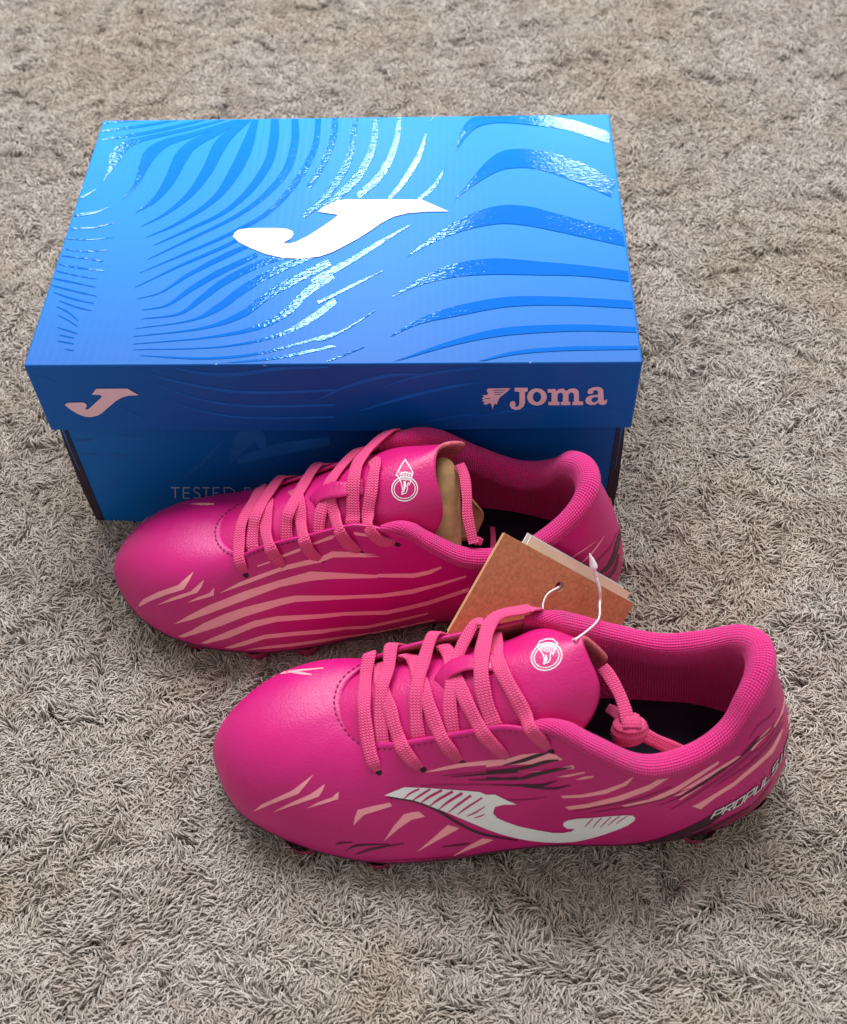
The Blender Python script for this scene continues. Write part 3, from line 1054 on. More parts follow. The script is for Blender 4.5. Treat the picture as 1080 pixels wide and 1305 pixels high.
    bt = tree(tg)
    ba = tree(up, tg, lin)
    return dict(root=root, up=up, tongue=tg, bu=bu, bt=bt, ba=ba, boot=boot)


def lace(B, pts, name='lace', width=.0068, parent=None, mat=None, tree=None, thick_=.0014, wscale=None, push=True):
    """flat braided ribbon over the boot. pts: (px, py, lift mm) seen points or ('L', X, Y, Z, lift) boot frame points"""
    bvh = tree or B['ba']
    boot = B['boot']
    P, Nn = [], []
    for p in pts:
        if p[0] == 'L':
            q = Vector(boot.w(np.array(p[1:4])))
            h, n, i, d = bvh.find_nearest(q)
            out = (h - Vector(boot.w(np.array([.14, -.01, .02]))))
            out.x *= .2
            if n.dot(out) < 0:
                n = -n
            P.append(h + n * p[4] * .001)
            Nn.append(n)
        elif p[0] == 'U':
            st_, dmm, lift = p[1], p[2], p[3]
            i = int(round(st_ * NSP)) % NU
            col = UP[i]
            acc = np.concatenate([[0], np.cumsum(np.linalg.norm(np.diff(col[::-1], axis=0), axis=1))])
            q = np.array([np.interp(max(0, dmm) * .001, acc, col[::-1][:, c]) for c in range(3)])
            j = max(0, min(NT - 2, NT - 1 - int(np.searchsorted(acc, max(0, dmm) * .001))))
            nn = np.cross(UP[(i + 1) % NU, j] - UP[i - 1, j], UP[i, j + 1] - UP[i, j])
            nn /= np.linalg.norm(nn)
            if nn.dot(n3[i] + zz * .3) < 0:
                nn = -nn
            if dmm <= .5:
                nn = nn * .5 + zz
                nn /= np.linalg.norm(nn)
                q = q + zz * .004 * D[i, 10]
            qq = q + nn * lift * .001
            P.append(Vector(boot.w(qq)))
            Nn.append(Vector(boot.w(q + nn) - boot.w(q)))
        elif p[0] == 'W':
            P.append(Vector(p[1]))
            Nn.append(Vector(p[2]).normalized())
        else:
            h, n = on_surface(bvh, p[0], p[1])
            P.append(h + n * (p[2] * .001))
            Nn.append(n)
    P = np.array([tuple(p) for p in P])
    Nn = np.array([tuple(n) for n in Nn])
    for _ in range(2):
        Ns = Nn.copy()
        Ns[1:-1] = (Nn[:-2] + 2 * Nn[1:-1] + Nn[2:])
        Nn = Ns / np.linalg.norm(Ns, axis=1)[:, None]
    L = np.array([[p[-1] if not hasattr(p[-1], '__len__') else 1.0] for p in pts])
    Q = crom(np.concatenate([P, Nn, L], 1), 7)
    P, Nn, L = Q[:, :3], Q[:, 3:6], Q[:, 6]
    if push:       # never let a ribbon sink into what it lies on
        P = P.copy()
        for i in range(len(P)):
            if L[i] < .7:
                continue
            n = Vector(Nn[i]).normalized()
            o = Vector(P[i]) + n * .009
            h, hn, ii, dd_ = bvh.ray_cast(o, -n, .009 + .0009)
            if h is not None:
                P[i] = np.array(h + n * .0010)
        for _ in range(3):
            Pm = P.copy()
            m_ = L[1:-1] > .5
            Pm[1:-1][m_] = ((P[:-2] + 2 * P[1:-1] + P[2:]) / 4)[m_]
            P = Pm
    T = np.gradient(P, axis=0)
    T /= np.linalg.norm(T, axis=1)[:, None] + 1e-12
    S = np.cross(T, Nn)
    S /= np.linalg.norm(S, axis=1)[:, None] + 1e-12
    U = np.cross(S, T)
    along = np.concatenate([[0], np.cumsum(np.linalg.norm(np.diff(P, axis=0), axis=1))]) * 1000
    prof = [(-1, 0), (-.93, .75), (-.6, 1.0), (-.2, .95), (.2, .95), (.6, 1.0), (.93, .75), (1, 0), (.93, -.75), (.4, -1), (-.4, -1), (-.93, -.75)]
    m = len(prof)
    V, UVs = [], []
    wj = .97 + .05 * np.sin(along * .35 + rng.uniform(0, 6))
    for i in range(len(P)):
        ww = width * wj[i] * ((1 if i < len(P) - 7 else 1 - .5 * ((i - len(P) + 7) / 6) ** 1.5) if pts[-1][-1] == -.2 else 1) * (wscale[min(len(wscale) - 1, i // 7)] if wscale else 1)
        for k, (a, c) in enumerate(prof):
            V.append(tuple(P[i] + S[i] * a * ww / 2 + U[i] * c * thick_ / 2))
            UVs.append(((a + 1) / 2, along[i]))
    F = grid_faces(len(P), m, False)
    for i in range(len(P) - 1):
        F.append((i * m + m - 1, (i + 1) * m + m - 1, (i + 1) * m, i * m))
    F += [tuple(range(m)), tuple((len(P) - 1) * m + k for k in range(m))]
    return mesh_obj(name, V, F, mat or M_lace, parent or B['root'], uvs=np.array(UVs))


def boot_decal(B, name, polys, mat, layer, parent=None, g=5, tree=None, group=None):
    bvh = tree or B['bu']

    def place(x, y, lift):
        p, n = on_surface(bvh, x, y)
        return p + n * (.00012 + lift)
    return decal(name, polys, place, mat, parent or B['root'], g, layer * .00006, 1e-6, group)
NEAR = Boot(.08528, -.1562, .4387, .29, False)
FAR = Boot(.01594, -.04129, -1.766, -.87, True)
near = build_boot('football_boot', NEAR, 'nearer pink football boot showing its outer side with the white curved logo and heel lettering',
    dict(tongue_end=[(765,858,.068), (775,836,.088), (742,811,.1115), (764,870,.104), (779,935,.084)]))
far = build_boot('football_boot', FAR, 'farther pink football boot against the blue box, showing salmon stripes along its inner side',
    dict(tongue_end=[(589,688,.079), (562,629,.104), (557,571,.1135), (592,564,.100), (583,592,.076)]))

# DEBUG-END
# ------------------------------------------------------------------ prints
cA = lambda p: crop(p, 260, 760, 2.7)
cB = lambda p: crop(p, 620, 760, 2.7)
cC = lambda p: crop(p, 130, 530, 3.0857)
cD = lambda p: crop(p, 440, 530, 2.842)
cH = lambda p: crop(p, 840, 880, 6)      # heel close look
cK = lambda p: crop(p, 560, 770, 6)      # throat close look

# near boot, outer side
sal = [
 cA([(168,742),(200,716),(240,698),(305,668),(335,645),(378,613),(350,650),(325,680),(240,712)]),
 cA([(235,744),(300,710),(365,682),(390,665),(418,645),(408,670),(395,690),(330,712)]),
 cA([(353,730),(400,706),(442,692),(452,682),(465,672),(462,698),(410,714)]),
 cA([(515,788),(520,760),(530,735),(580,722),(640,710),(648,722),(552,752),(535,768)]),
 cA([(620,842),(650,795),(688,750),(715,743),(740,740),(762,758),(715,769),(670,800)]),
 cA([(732,880),(790,830),(840,786),(880,798),(800,842)]),
 cA([(850,898),(905,862),(960,832),(998,838),(970,850),(920,868)]),
 stroke(cA([(232,274,3),(300,259,8),(412,247,3)]), 4), stroke(cA([(300,262,3),(335,265,8),(371,270,3)]), 4),
 cA([(757,606),(820,588),(880,575),(980,564),(1080,558),(1080,572),(900,586),(795,602)]),
 cB([(0,572),(60,562),(120,545),(165,540),(210,538),(240,545),(264,562),(205,570),(150,578),(60,580),(0,588)]),
 cB([(118,606),(200,600),(255,590),(300,580),(304,592),(220,602)]),
 cB([(240,622),(300,610),(340,603),(338,608),(280,621)]),
 cB([(305,630),(340,620),(370,617),(368,623),(330,630)]),
 cB([(255,686),(330,682),(400,667),(470,643),(515,614),(482,650),(412,679),(330,692),(265,694)]),
 cB([(270,724),(350,713),(450,688),(560,648),(605,622),(636,600),(632,622),(590,650),(560,668),(460,704),(350,727),(285,734)]),
 cB([(465,720),(560,698),(650,658),(720,615),(800,566),(800,576),(730,624),(650,676),(560,714),(480,724)]),
 cB([(708,722),(730,712),(760,695),(850,640),(920,580),(960,545),(985,515),(1012,465),(1022,452),(1010,492),(985,540),(930,590),(850,655),(790,692),(738,733)]),
 cB([(638,688),(650,682),(700,650),(800,590),(865,550),(885,545),(860,562),(800,604),(720,650),(668,684)]),
 cH([(700,450),(730,405),(790,340),(840,290),(875,255),(860,290),(830,330),(770,395),(715,460)]),
 cH([(880,270),(920,200),(945,130),(960,40),(965,0),(970,60),(952,160),(918,230),(885,285)]),
 cH([(982,270),(992,200),(998,130),(1000,200),(990,250)]),
 cH([(150,835),(300,735),(420,650),(430,652),(310,745),(165,838)]),
]
boot_decal(near, 'salmon_print', sal, M_salmon, 0)
st = lambda f, l: stroke(f(l), 5)
mid = [
 st(cH,[(690,370,3),(760,270,12),(850,200,14),(900,130,5)]), st(cH,[(750,470,3),(830,385,16),(900,290,18),(945,190,6)]), st(cH,[(700,540,3),(810,450,18),(900,340,16),(955,240,5)]),
 st(cH,[(80,915,2),(200,850,14),(400,720,16),(560,610,22),(690,500,20),(760,440,8)]), st(cH,[(0,880,3),(150,820,8),(380,690,12),(520,600,6)]), st(cH,[(420,740,3),(560,650,12),(700,560,16),(790,480,6)]),
 st(cB,[(300,740,2),(400,722,6),(520,700,8),(640,655,3)]), st(cB,[(360,745,2),(470,728,6),(600,700,6),(700,660,2)]), st(cA,[(745,652,2),(870,648,5),(1080,650,3)]),
 st(cA,[(820,618,3),(960,606,8),(1080,600,10)]), st(cB,[(0,600,10),(60,600,3)]), st(cB,[(40,700,2),(140,700,5),(210,690,2)]),
 st(cH,[(560,1010,3),(700,900,14),(800,790,16),(870,690,5)]), st(cA,[(600,910,2),(760,905,6),(900,890,3)]),
 st(cH,[(200,1100,6),(420,1040,40),(600,960,46),(730,880,30),(830,770,6)]),
]
boot_decal(near, 'deep_pink_print', mid, M_midp, 1)
drk = [
 st(cA,[(452,855,2),(470,849,6),(512,846,2)]), st(cA,[(487,876,2),(530,857,7),(640,853,2)]), st(cA,[(522,888,2),(580,869,7),(690,850,2)]),
 st(cA,[(630,692,3),(720,704,8),(800,734,9),(880,783,9),(960,818,8),(1080,840,4)]), st(cA,[(820,862,2),(880,855,6),(915,850,2)]),
 st(cA,[(850,622,2),(960,612,6),(1080,602,10)]), st(cB,[(0,604,8),(120,592,10),(200,570,12),(250,562,4)]), st(cB,[(60,580,3),(120,566,12),(175,548,12),(215,538,3)]),
 st(cA,[(910,632,2),(1000,630,6),(1080,625,8)]), st(cB,[(0,626,8),(110,628,8),(170,612,13),(240,597,10),(295,588,3)]),
 st(cB,[(20,648,3),(120,650,7),(190,650,10),(245,634,2)]), st(cB,[(130,656,2),(230,661,7),(290,650,2)]),
 st(cB,[(655,697,2),(720,660,7),(800,604,7),(860,566,4),(905,520,7),(940,480,4)]),
 st(cH,[(650,490,3),(700,440,14),(740,400,10),(830,320,8),(880,250,3)]),
 st(cB,[(470,856,2),(560,846,8),(650,822,18),(720,795,24),(765,772,26),(820,735,16)]),
 st(cH,[(0,1150,10),(160,1130,18),(330,1080,20),(480,1010,16),(640,920,8),(700,880,3)]),
 st(cH,[(380,1080,8),(520,1050,26),(640,1010,22),(740,940,6)]),
]
boot_decal(near, 'dark_print', drk, M_darkp, 2)
JN = [(490.5,1013.5),(503,1008),(516,1003),(545,1004),(580,1006.5),(612,1009),(620,1012.6),(631,1012.2),(645,1019),(659,1025),(642,1025),(631,1028),(628.5,1036),(634,1042),(645,1047),(661,1052.6),(687,1058),(705,1061),(718,1061),(729,1059),(733,1056),(723,1055.5),(718,1052),(718.5,1048),(724,1045),(735,1043),(753,1042),(776,1040),(798,1038.5),(807,1039),(810,1042),(808,1046),(801,1051),(790,1056),(776,1061),(761,1066),(745,1070),(731,1072.5),(712,1073.5),(694,1073),(676,1071),(657,1067.5),(638,1062.5),(622,1057),(604,1049.5),(586,1042),(571,1035.5),(556,1030),(541,1024),(527,1019.5),(508,1016.5)]
boot_decal(near, 'curved_logo', [JN], M_white, 3)
cuts = [[(688,696,3),(712,676,7),(742,662,6)],[(716,703,3),(745,684,8),(780,662,7)],[(744,712,3),(775,690,9),(820,666,9)],[(776,722,3),(808,698,9),(858,670,10)],[(808,733,3),(840,707,9),(890,676,11)],[(842,742,3),(872,718,8),(920,684,9)],[(872,750,3),(905,726,7),(958,692,6)],[(905,756,3),(935,742,6),(968,722,3)],[(930,762,2),(952,755,5),(968,747,2)]]
cuts2 = [[(340,792,2),(352,778,4),(368,762,3)],[(366,796,2),(380,778,4),(398,760,3)],[(392,794,2),(410,776,4),(430,757,3)],[(418,788,2),(436,772,4),(460,754,3)],[(446,782,2),(464,768,4),(488,753,2)]]
boot_decal(near, 'logo_cut', [st(cA, c) for c in cuts] + [st(cB, c) for c in cuts2], M_pinkcut, 4)
# heel lettering, laid along the surface of the upper round the heel
def upper_uv(px, py):
    p, n = on_surface(near['bu'], px, py)
    q = np.array(NEAR.inv(p))
    d = ((UP - q) ** 2).sum(-1)
    i, j = np.unravel_index(d.argmin(), d.shape)
    return i, j


(i0_, j0_), (i1_, j1_) = upper_uv(903, 1044), upper_uv(982, 990.5)
ii = np.arange(i0_, i0_ + 75)
frac = (ii - i0_) / max(1, (i1_ - i0_))
tj = np.clip(j0_ + (j1_ - j0_) * np.minimum(frac, 1.15), 1, NT - 3)
base = np.array([UP[i % NU, int(j)] * (1 - j % 1) + UP[i % NU, int(j) + 1] * (j % 1) for i, j in zip(ii, tj)])
arc = np.concatenate([[0], np.cumsum(np.linalg.norm(np.diff(base, axis=0), axis=1))])
pitch = arc[i1_ - i0_] / 6.0


def on_heel(s_, h, lift):
    f = np.interp(s_, arc, np.arange(len(ii)))
    k = int(min(len(ii) - 2, f))
    f -= k
    res = []
    for kk in (k, k + 1):
        i = ii[kk] % NU
        col = UP[i]
        acc = np.concatenate([[0], np.cumsum(np.linalg.norm(np.diff(col, axis=0), axis=1))])
        L0 = np.interp(tj[kk], np.arange(NT), acc)
        res.append(np.array([np.interp(L0 + h, acc, col[:, c]) for c in range(3)] + list(n3[i] + zz * .15)))
    q = res[0] * (1 - f) + res[1] * f
    nn = q[3:] / np.linalg.norm(q[3:])
    return Vector(NEAR.w(q[:3] + nn * (.00030 + lift)))


lw, bk, lg = [], [], []
for k, ch in enumerate('PROPULSION'):
    n0 = len(lw)
    for ln in GL['s' if ch == 'S' else ch]:
        pts = [(k * pitch + (p[0] * .74 + .30 * (1 - p[1])) * pitch, (1 - p[1]) * .0056) for p in ln]
        lw += thick(pts, .00092)
        bk += thick([(x + .0002, y - .0003) for x, y in pts], .0021)
    lg.append(list(range(n0, len(lw))))
decal('letter_backing', bk, lambda x, y, l: on_heel(x, y, l), M_darkp, near['root'], .0015, .0, 1e-6, group=lg)  # dark printed backing outline behind each letter
decal('letter', lw, lambda x, y, l: on_heel(x, y, l), M_white, near['root'], .0015, .00009, 1e-6, group=lg)

# far boot, inner side
fs = [
 cC([(135,757),(148,738),(165,720),(220,693),(300,665),(328,640),(362,612),(345,645),(322,682),(250,705),(185,730)]),
 cC([(213,746),(280,713),(350,690),(378,665),(402,644),(392,672),(375,695),(300,720)]),
 cC([(333,735),(380,712),(422,697),(432,686),(442,676),(440,706),(385,722)]),
 cC([(460,698),(540,655),(620,624),(720,588),(800,568),(850,560),(880,545),(905,532),(980,535),(1080,545)]) + cD([(60,503),(130,509),(60,512)]) + cC([(1080,556),(980,555),(910,556),(860,576),(780,592),(700,612),(560,664)]),
 cC([(283,819),(350,780),(420,745),(560,690),(700,645),(760,628),(820,611),(900,615),(1080,625)]) + cD([(120,572),(250,570),(300,560),(348,545),(350,551),(310,572),(250,586),(120,584)]) + cC([(1080,637),(900,641),(820,648),(700,673),(560,725),(420,778),(350,802)]),
 cC([(300,866),(350,845),(400,815),(480,780),(560,753),(700,718),(760,706),(900,706)]) + cD([(0,650),(130,645),(240,628),(340,605),(438,578),(440,584),(345,615),(240,645),(130,658),(0,662)]) + cC([(1000,718),(860,726),(760,731),(700,746),(560,790),(470,825),(400,848),(320,872)]),
 cC([(388,893),(440,870),(500,845),(600,805),(690,787),(860,779)]) + cD([(0,710),(150,705),(220,690),(300,670),(450,621),(450,635),(300,685),(220,704),(150,719),(0,723)]) + cC([(860,796),(690,809),(600,831),(500,873),(410,896)]),
 cC([(480,912),(560,885),(640,860),(740,850),(860,840)]) + cD([(0,764),(80,759),(200,734),(300,712),(302,718),(200,744),(80,770),(0,773)]) + cC([(860,856),(740,866),(640,877),(560,903),(510,914)]),
 cC([(560,920),(650,905),(760,893),(860,878)]) + cD([(0,797),(100,783),(200,764),(325,735),(325,741),(200,773),(100,792),(0,803)]) + cC([(860,890),(760,905),(650,915)]),
 cC([(610,589),(660,571),(662,577),(612,593)]), cC([(703,549),(780,519),(784,530),(712,556)]), cC([(828,500),(900,470),(920,470),(905,484),(835,506)]), cC([(990,455),(1080,470),(1080,480),(995,468)]),
 st(cD,[(810,520,2),(860,488,4),(905,456,2)]), st(cD,[(845,542,2),(895,495,6),(940,434,2)]),
 cC([(345,347),(380,343),(440,344),(440,350),(390,352)]),
 st(cD,[(962,292,2),(966,305,5),(968,318,2)]), st(cD,[(982,365,2),(985,375,5),(986,385,2)]),
]
boot_decal(far, 'salmon_print', fs, M_salmon, 0)
boot_decal(far, 'deep_pink_print', [st(cD,[(870,560,2),(930,510,8),(965,470,8),(985,420,3)]), st(cD,[(850,600,3),(920,590,8),(970,560,8),(990,500,3)])], M_midp, 1)
boot_decal(far, 'dark_print', [st(cD,[(912,578,3),(950,550,14),(975,505,16),(990,450,14),(997,408,5)]), st(cD,[(940,600,3),(975,560,7),(992,500,4)])], M_darkp, 2)


# emblem on each tongue: two rings and a flame
def emblem(B, cx, cy, a, b, rot, apex, flame):
    c, s_ = math.cos(rot), math.sin(rot)

    def R2(p):
        return (cx + c * p[0] - s_ * p[1], cy + s_ * p[0] + c * p[1])
    P = []
    for (ra, rb, wd) in ((a, b, 1.3), (a * .82, b * .80, 1.0)):
        n = 26
        for h in (0, 1):
            o_ = [R2(((ra) * math.cos(math.pi * (h + k / n)), (rb) * math.sin(math.pi * (h + k / n)))) for k in range(n + 1)]
            i_ = [R2(((ra - wd) * math.cos(math.pi * (h + k / n)), (rb - wd) * math.sin(math.pi * (h + k / n)))) for k in range(n + 1)]
            P.append(o_ + i_[::-1])
    P += thick(flame + [flame[0]], 1.15)
    boot_decal(B, 'tongue_emblem', P, M_white, 0, B['root'], 3, B['bt'], group=[list(range(len(P)))])
    if apex:
        boot_decal(B, 'tongue_emblem', [apex], M_white, 1, B['root'], 3, B['bt'])


K = lambda p: crop(p, 560, 770, 6)
G5 = lambda p: crop(p, 380, 540, 6)
emblem(near, 697, 837, 20.5, 17.5, -.45, None, K([(752,320),(770,285),(820,268),(870,268),(905,300),(890,340),(870,385),(858,365),(848,395),(850,420),(835,445),(800,458),(805,420),(795,385),(775,355)]))
emblem(far, 516, 623, 17, 16, -.2, None, G5([(765,400),(752,395),(790,320),(820,275),(850,320),(880,375),(872,400),(862,440),(850,470),(845,450),(835,475),(838,500),(825,530),(795,540),(800,500),(790,450)]))
em = [st(K, [(x, 303, 5), (x + 4, 330, 6), (x + 8, 375 - abs(x - 820) * .35, 4)]) for x in range(775, 885, 13)] + [st(K, [(815,390,10),(820,420,18),(812,448,6)])]
boot_decal(near, 'emblem_line', em, M_white, 2, near['root'], 3, near['bt'])
em = [st(G5, [(x, 368, 4), (x + 4, 395, 5), (x + 6, 440 - abs(x - 820) * .4, 3)]) for x in range(780, 868, 12)] + [st(G5, [(815,440,14),(818,475,18),(806,525,6)]), st(G5, [(775,392,5),(820,372,6),(865,386,5)])]
boot_decal(far, 'emblem_line', em, M_white, 2, far['root'], 3, far['bt'])

# ------------------------------------------------------------------ laces
def hst(B, k):
    """station of eyelet k on the side turned away from the camera"""
    return ([26, 25.05, 24.1, 22.95, 21.95] if B is near else [4.6, 5.4, 6.3, 7.2, 8.1])[k]


def over(B, k):
    q = (1 if B is near else -1) * (1 if k else 0)
    return [('U', hst(B, k) + q * .22, 0, 2.4), ('U', hst(B, k) + q * .02, 4.0, 1.8), ('U', hst(B, k) - q * .06, 8.0, 1.0), ('U', hst(B, k) - q * .06, 11.0, -.3)]


def under(B, k):
    return [('U', hst(B, k), 5, -5.5), ('U', hst(B, k), 1.5, -4.0)]


LN = [
 # bars and A ribbons run into the near eyelets
 over(near,0)[::-1] + [(469,862,2.0), (467,900,2.2), (470,937,1.6), (476,968,1.2), (481,982,-.2)],
 under(near,0) + [(485,852,1.2), (487,868,1.4), (492,886,2.0), (499,903,1.8), (504,922,1.7), (512,944,1.5), (524,966,1.2), (536,979,-.2)],
 under(near,1) + [(530,845,1.2), (534,862,1.4), (543,881,2.0), (550,903,1.8), (559,927,1.6), (572,951,1.4), (586,970,-.2)],
 under(near,2) + [(574,838,1.6), (578,854,1.4), (587,873,1.5), (598,897,1.8), (613,925,1.6), (632,950,1.3), (647,966,-.2)],
 under(near,3) + [(634,828,1.4), (637,845,1.6), (645,862,2.2), (659,887,2.0), (673,912,2.0), (687,937,1.6), (699,955,-.2)],
 # B ribbons come from under the near edge and go over the far edge
 [(489,958,-4.5), (489,945,.9), (487.5,909,1.4), (491,880,3.4), (500,858,4.0)] + over(near,1),
 [(535,950,-4.5), (534,937,.9), (532,907,1.4), (535,880,3.2), (544,853,4.2)] + over(near,2),
 [(580,945,-4.5), (579,932,.9), (575,900,1.4), (578,872,1.6), (585,850,1.4), (589,838,3.2), ('U', 23.45, -1, 3.4)] + over(near,3),
 [(633,938,-4.5), (632,924,.9), (621,895,1.6), (618,865,3.2), (621,838,4.6), ('U', 22.95, -1, 4.0), ('U', 22.45, -1, 3.2)] + over(near,4),
]
LF = [
 over(far,0)[::-1] + [(322,648,2.0), (311,669,2.2), (307,691,1.8), (307,714,1.3), (312,730,-.2)],
 under(far,0) + [(343,644,1.0), (342,656,1.2), (341,676,1.8), (345,695,1.6), (353,710,1.3), (362,722,-.2)],
 under(far,1) + [(380,632,1.2), (384,646,1.8), (386,668,1.8), (388,685,1.6), (397,703,1.4), (408,712,-.2)],
 under(far,2) + [(422,630,1.0), (424,643,1.2), (429,658,1.5), (433,674,1.6), (445,692,1.4), (458,703,-.2)],
 under(far,3) + [(480,592,1.2), (478,608,1.6), (475,632,2.0), (471,656,2.0), (474,674,1.8), (487,687,1.5), (503,692,-.2)],
 [(322,708,-4.5), (323,697,.9), (325,675,1.4), (333,656,3.6)] + over(far,1),
 [(367,700,-4.5), (367,688,.9), (368,669,2.2), (376,650,3.8)] + over(far,2),
 [(407,690,-4.5), (407.5,677,.9), (410,657,1.5), (417,637,1.5), (426,615,2.6)] + over(far,3),
 [(452,680,-4.5), (452,666,.9), (452,640,1.8), (457,612,4.0), (466,589,3.8)] + over(far,4),
]
for Bt, LL in ((near, LN), (far, LF)):
    for k, pts in enumerate(LL):
        ln = lace(Bt, pts, width=.0070 if k != 8 else .0078)
        ln.name = 'lace'


# keeper loop on the tongue
def keeper(B, pts, wpx):
    lace(B, pts, 'lace_keeper', wpx, None, M_tongue, B['bt'], .0014, push=False)


keeper(near, [(560,871,-.6), (567,864,1.2), (578,857,2.8), (594,852,3.4), (610,849,3.0), (626,846,1.2), (636,845,-.6)], .0092)
keeper(far, [(399,641,-.6), (404,637,1.2), (414,632,2.8), (428,628,3.4), (441,626,3.0), (454,622,1.2), (463,620,-.6)], .0088)


def disc(B, name, px, py, r, mat, parent=None, h=.0003, tree=None, point=None):
    if point is None:
        p, n = on_surface(tree or B['bu'], px, py)
    else:
        p, n = point
    q = n.to_track_quat('Z', 'Y').to_matrix()
    V, F = [], []
    m = 14
    for rr, hh in ((r, 0), (r * .95, h), (r * .55, h * .6), (1e-5, h * .3)):
        for k in range(m):
            a = k / m * 2 * math.pi
            V.append(p + q @ Vector((rr * math.cos(a), rr * math.sin(a), hh)))
    for j in range(3):
        for k in range(m):
            F.append((j * m + k, j * m + (k + 1) % m, j * m + m + (k + 1) % m, j * m + m + k))
    return mesh_obj(name, V, F, mat, parent or B['root'])


for x, y in ((483,984), (540,981), (590,972.5), (649,967), (703,957.5)):
    disc(near, 'eyelet', x, y, .0016, M_hole, h=.0001)
for x, y in ((313.5,733), (365,724), (411,714), (460.5,705), (507,694)):
    disc(far, 'eyelet', x, y, .0016, M_hole, h=.0001)
for Bt in (near, far):
    for k in range(5):
        i = int(round(hst(Bt, k) * NSP)) % NU
        j = NT - 8
        nn = np.cross(UP[(i + 1) % NU, j] - UP[i - 1, j], UP[i, j + 1] - UP[i, j])
        nn /= np.linalg.norm(nn)
        if nn.dot(n3[i] + zz * .3) < 0:
            nn = -nn
        p = Vector(Bt['boot'].w(UP[i, j]))
        n = Vector(Bt['boot'].w(UP[i, j] + nn) - Bt['boot'].w(UP[i, j])).normalized()
        disc(Bt, 'eyelet', 0, 0, .0021, M_hole, point=(p + n * .0002, n))


# stitching round the throat
def stitches(B, offs=.0040):
    V, F = [], []
    path = []
    for i in list(range(24 * NSP, NU)) + list(range(0, 8 * NSP - 4)):
        t = 1 - offs / max(.02, np.linalg.norm(UP[i, -1] - UP[i, 0]) * 1.15)
        a = t * (NT - 1)
        j = int(a)
        p = UP[i, j] * (1 - (a - j)) + UP[i, j + 1] * (a - j)
        nn = np.cross(UP[(i + 1) % NU, j] - UP[i - 1, j], UP[i, j + 1] - UP[i, j])
        nn /= np.linalg.norm(nn)
        if nn[2] < 0:
            nn = -nn
        path.append(np.concatenate([p, nn]))
    path = np.array(path)
    path = crom(path, 4)
    d = np.concatenate([[0], np.cumsum(np.linalg.norm(np.diff(path[:, :3], axis=0), axis=1))])
    s = 0
    while s < d[-1] - .003:
        seg = []
        for u in (0, .25, .5, .75, 1):
            q = np.array([np.interp(s + u * .0019, d, path[:, c]) for c in range(6)])
            seg.append(q)
        seg = np.array(seg)
        tt = seg[-1, :3] - seg[0, :3]
        tt /= np.linalg.norm(tt) + 1e-9
        base = len(V)
        for u, q in zip((0, .25, .5, .75, 1), seg):
            nn = q[3:]
            sd = np.cross(tt, nn)
            r = .00034 * (math.sin(math.pi * (.12 + .76 * u)))
            for k in range(6):
                a = k * math.pi / 3
                V.append(q[:3] + nn * (.00020 + r * math.sin(a)) + sd * r * 1.3 * math.cos(a))
        for j in range(4):
            for k in range(6):
                F.append((base + j * 6 + k, base + j * 6 + (k + 1) % 6, base + j * 6 + 6 + (k + 1) % 6, base + j * 6 + 6 + k))
        s += .0029
    o = mesh_obj('stitching', B['boot'].w(np.array(V)), F, M_thread, B['root'])
    o['kind'] = 'stuff'


stitches(near)
stitches(far)
# ------------------------------------------------------------------ things lying in and on the boots
def inner_lace(B, pts, width, name='lace'):
    P = [at_z(x, y, z) for x, y, z in pts]
    Wp = []
    for p in P:
        n = (CAM_LOC - p).normalized() * .8 + Vector((.3, -.3, .3))
        Wp.append(('W', tuple(p), tuple(n)))
    return lace(B, Wp, name, width, push=False)


inner_lace(near, [(768,850,.088), (777,862,.087), (790,885,.085), (798,908,.083), (801,925,.081)], .0060)
inner_lace(near, [(806,925,.070), (824,938,.068), (850,951,.062), (880,963,.055)], .0068)
inner_lace(near, [(775,903,.070), (783,907,.074), (792,915,.078), (800,925,.079)], .0050)
kc = at_z(803, 931, .0755)
# the knot: ribbon wound round itself
for k, (zo, r, tilt, wd) in enumerate([(-.0048, .0050, .25, .0033), (-.0020, .0062, .18, .0034), (.0010, .0065, .10, .0034), (.0039, .0056, .02, .0034)]):
    Wp = []
    for q in range(11):
        a = q / 10 * 2 * math.pi
        off = Vector((r * 1.08 * math.cos(a), r * .8 * math.sin(a), zo * .92 + tilt * r * math.cos(a) * .8))
        off = Matrix.Rotation(-.42, 3, 'X') @ off
        Wp.append(('W', tuple(kc + off), tuple(off * 1.0 + Vector((0, 0, .0006)))))
    lace(near, Wp, 'knot', wd, push=False, thick_=.0026)
for k in range(3):
    Wp = []
    for q in range(7):
        a = .75 + q / 6 * 1.7
        off = Vector((.0010 + .0026 * k - .0035, -.0058 * math.cos(a), .0062 * math.sin(a) + .0005))
        off = Matrix.Rotation(-.42, 3, 'X') @ off
        Wp.append(('W', tuple(kc + off), tuple(off)))
    lace(near, Wp, 'knot', .0030, push=False, thick_=.0024)

inner_lace(far, [(586,592,.098), (592,606,.097), (595,630,.094), (596,655,.089), (600,676,.084), (604,692,.080)], .0056)
inner_lace(far, [(604,690,.078), (609,689,.078), (614,691,.076)], .0040)
inner_lace(far, [(628,672,.045), (629,690,.045), (628,706,.045)], .0030)

# kraft paper stuffed under the tongue of the farther boot
def sheet(name, rows, mat, parent, th=.0009, n=6):
    G = np.array([[tuple(at_z(*p)) for p in r] for r in rows])
    G = crom(G, n)
    G = np.array([crom(r, n) for r in G])
    o = mesh_obj(name, G.reshape(-1, 3), grid_faces(G.shape[0], G.shape[1]), mat, parent)
    so = o.modifiers.new('thickness', 'SOLIDIFY')
    so.thickness = th
    so.offset = 0
    return o


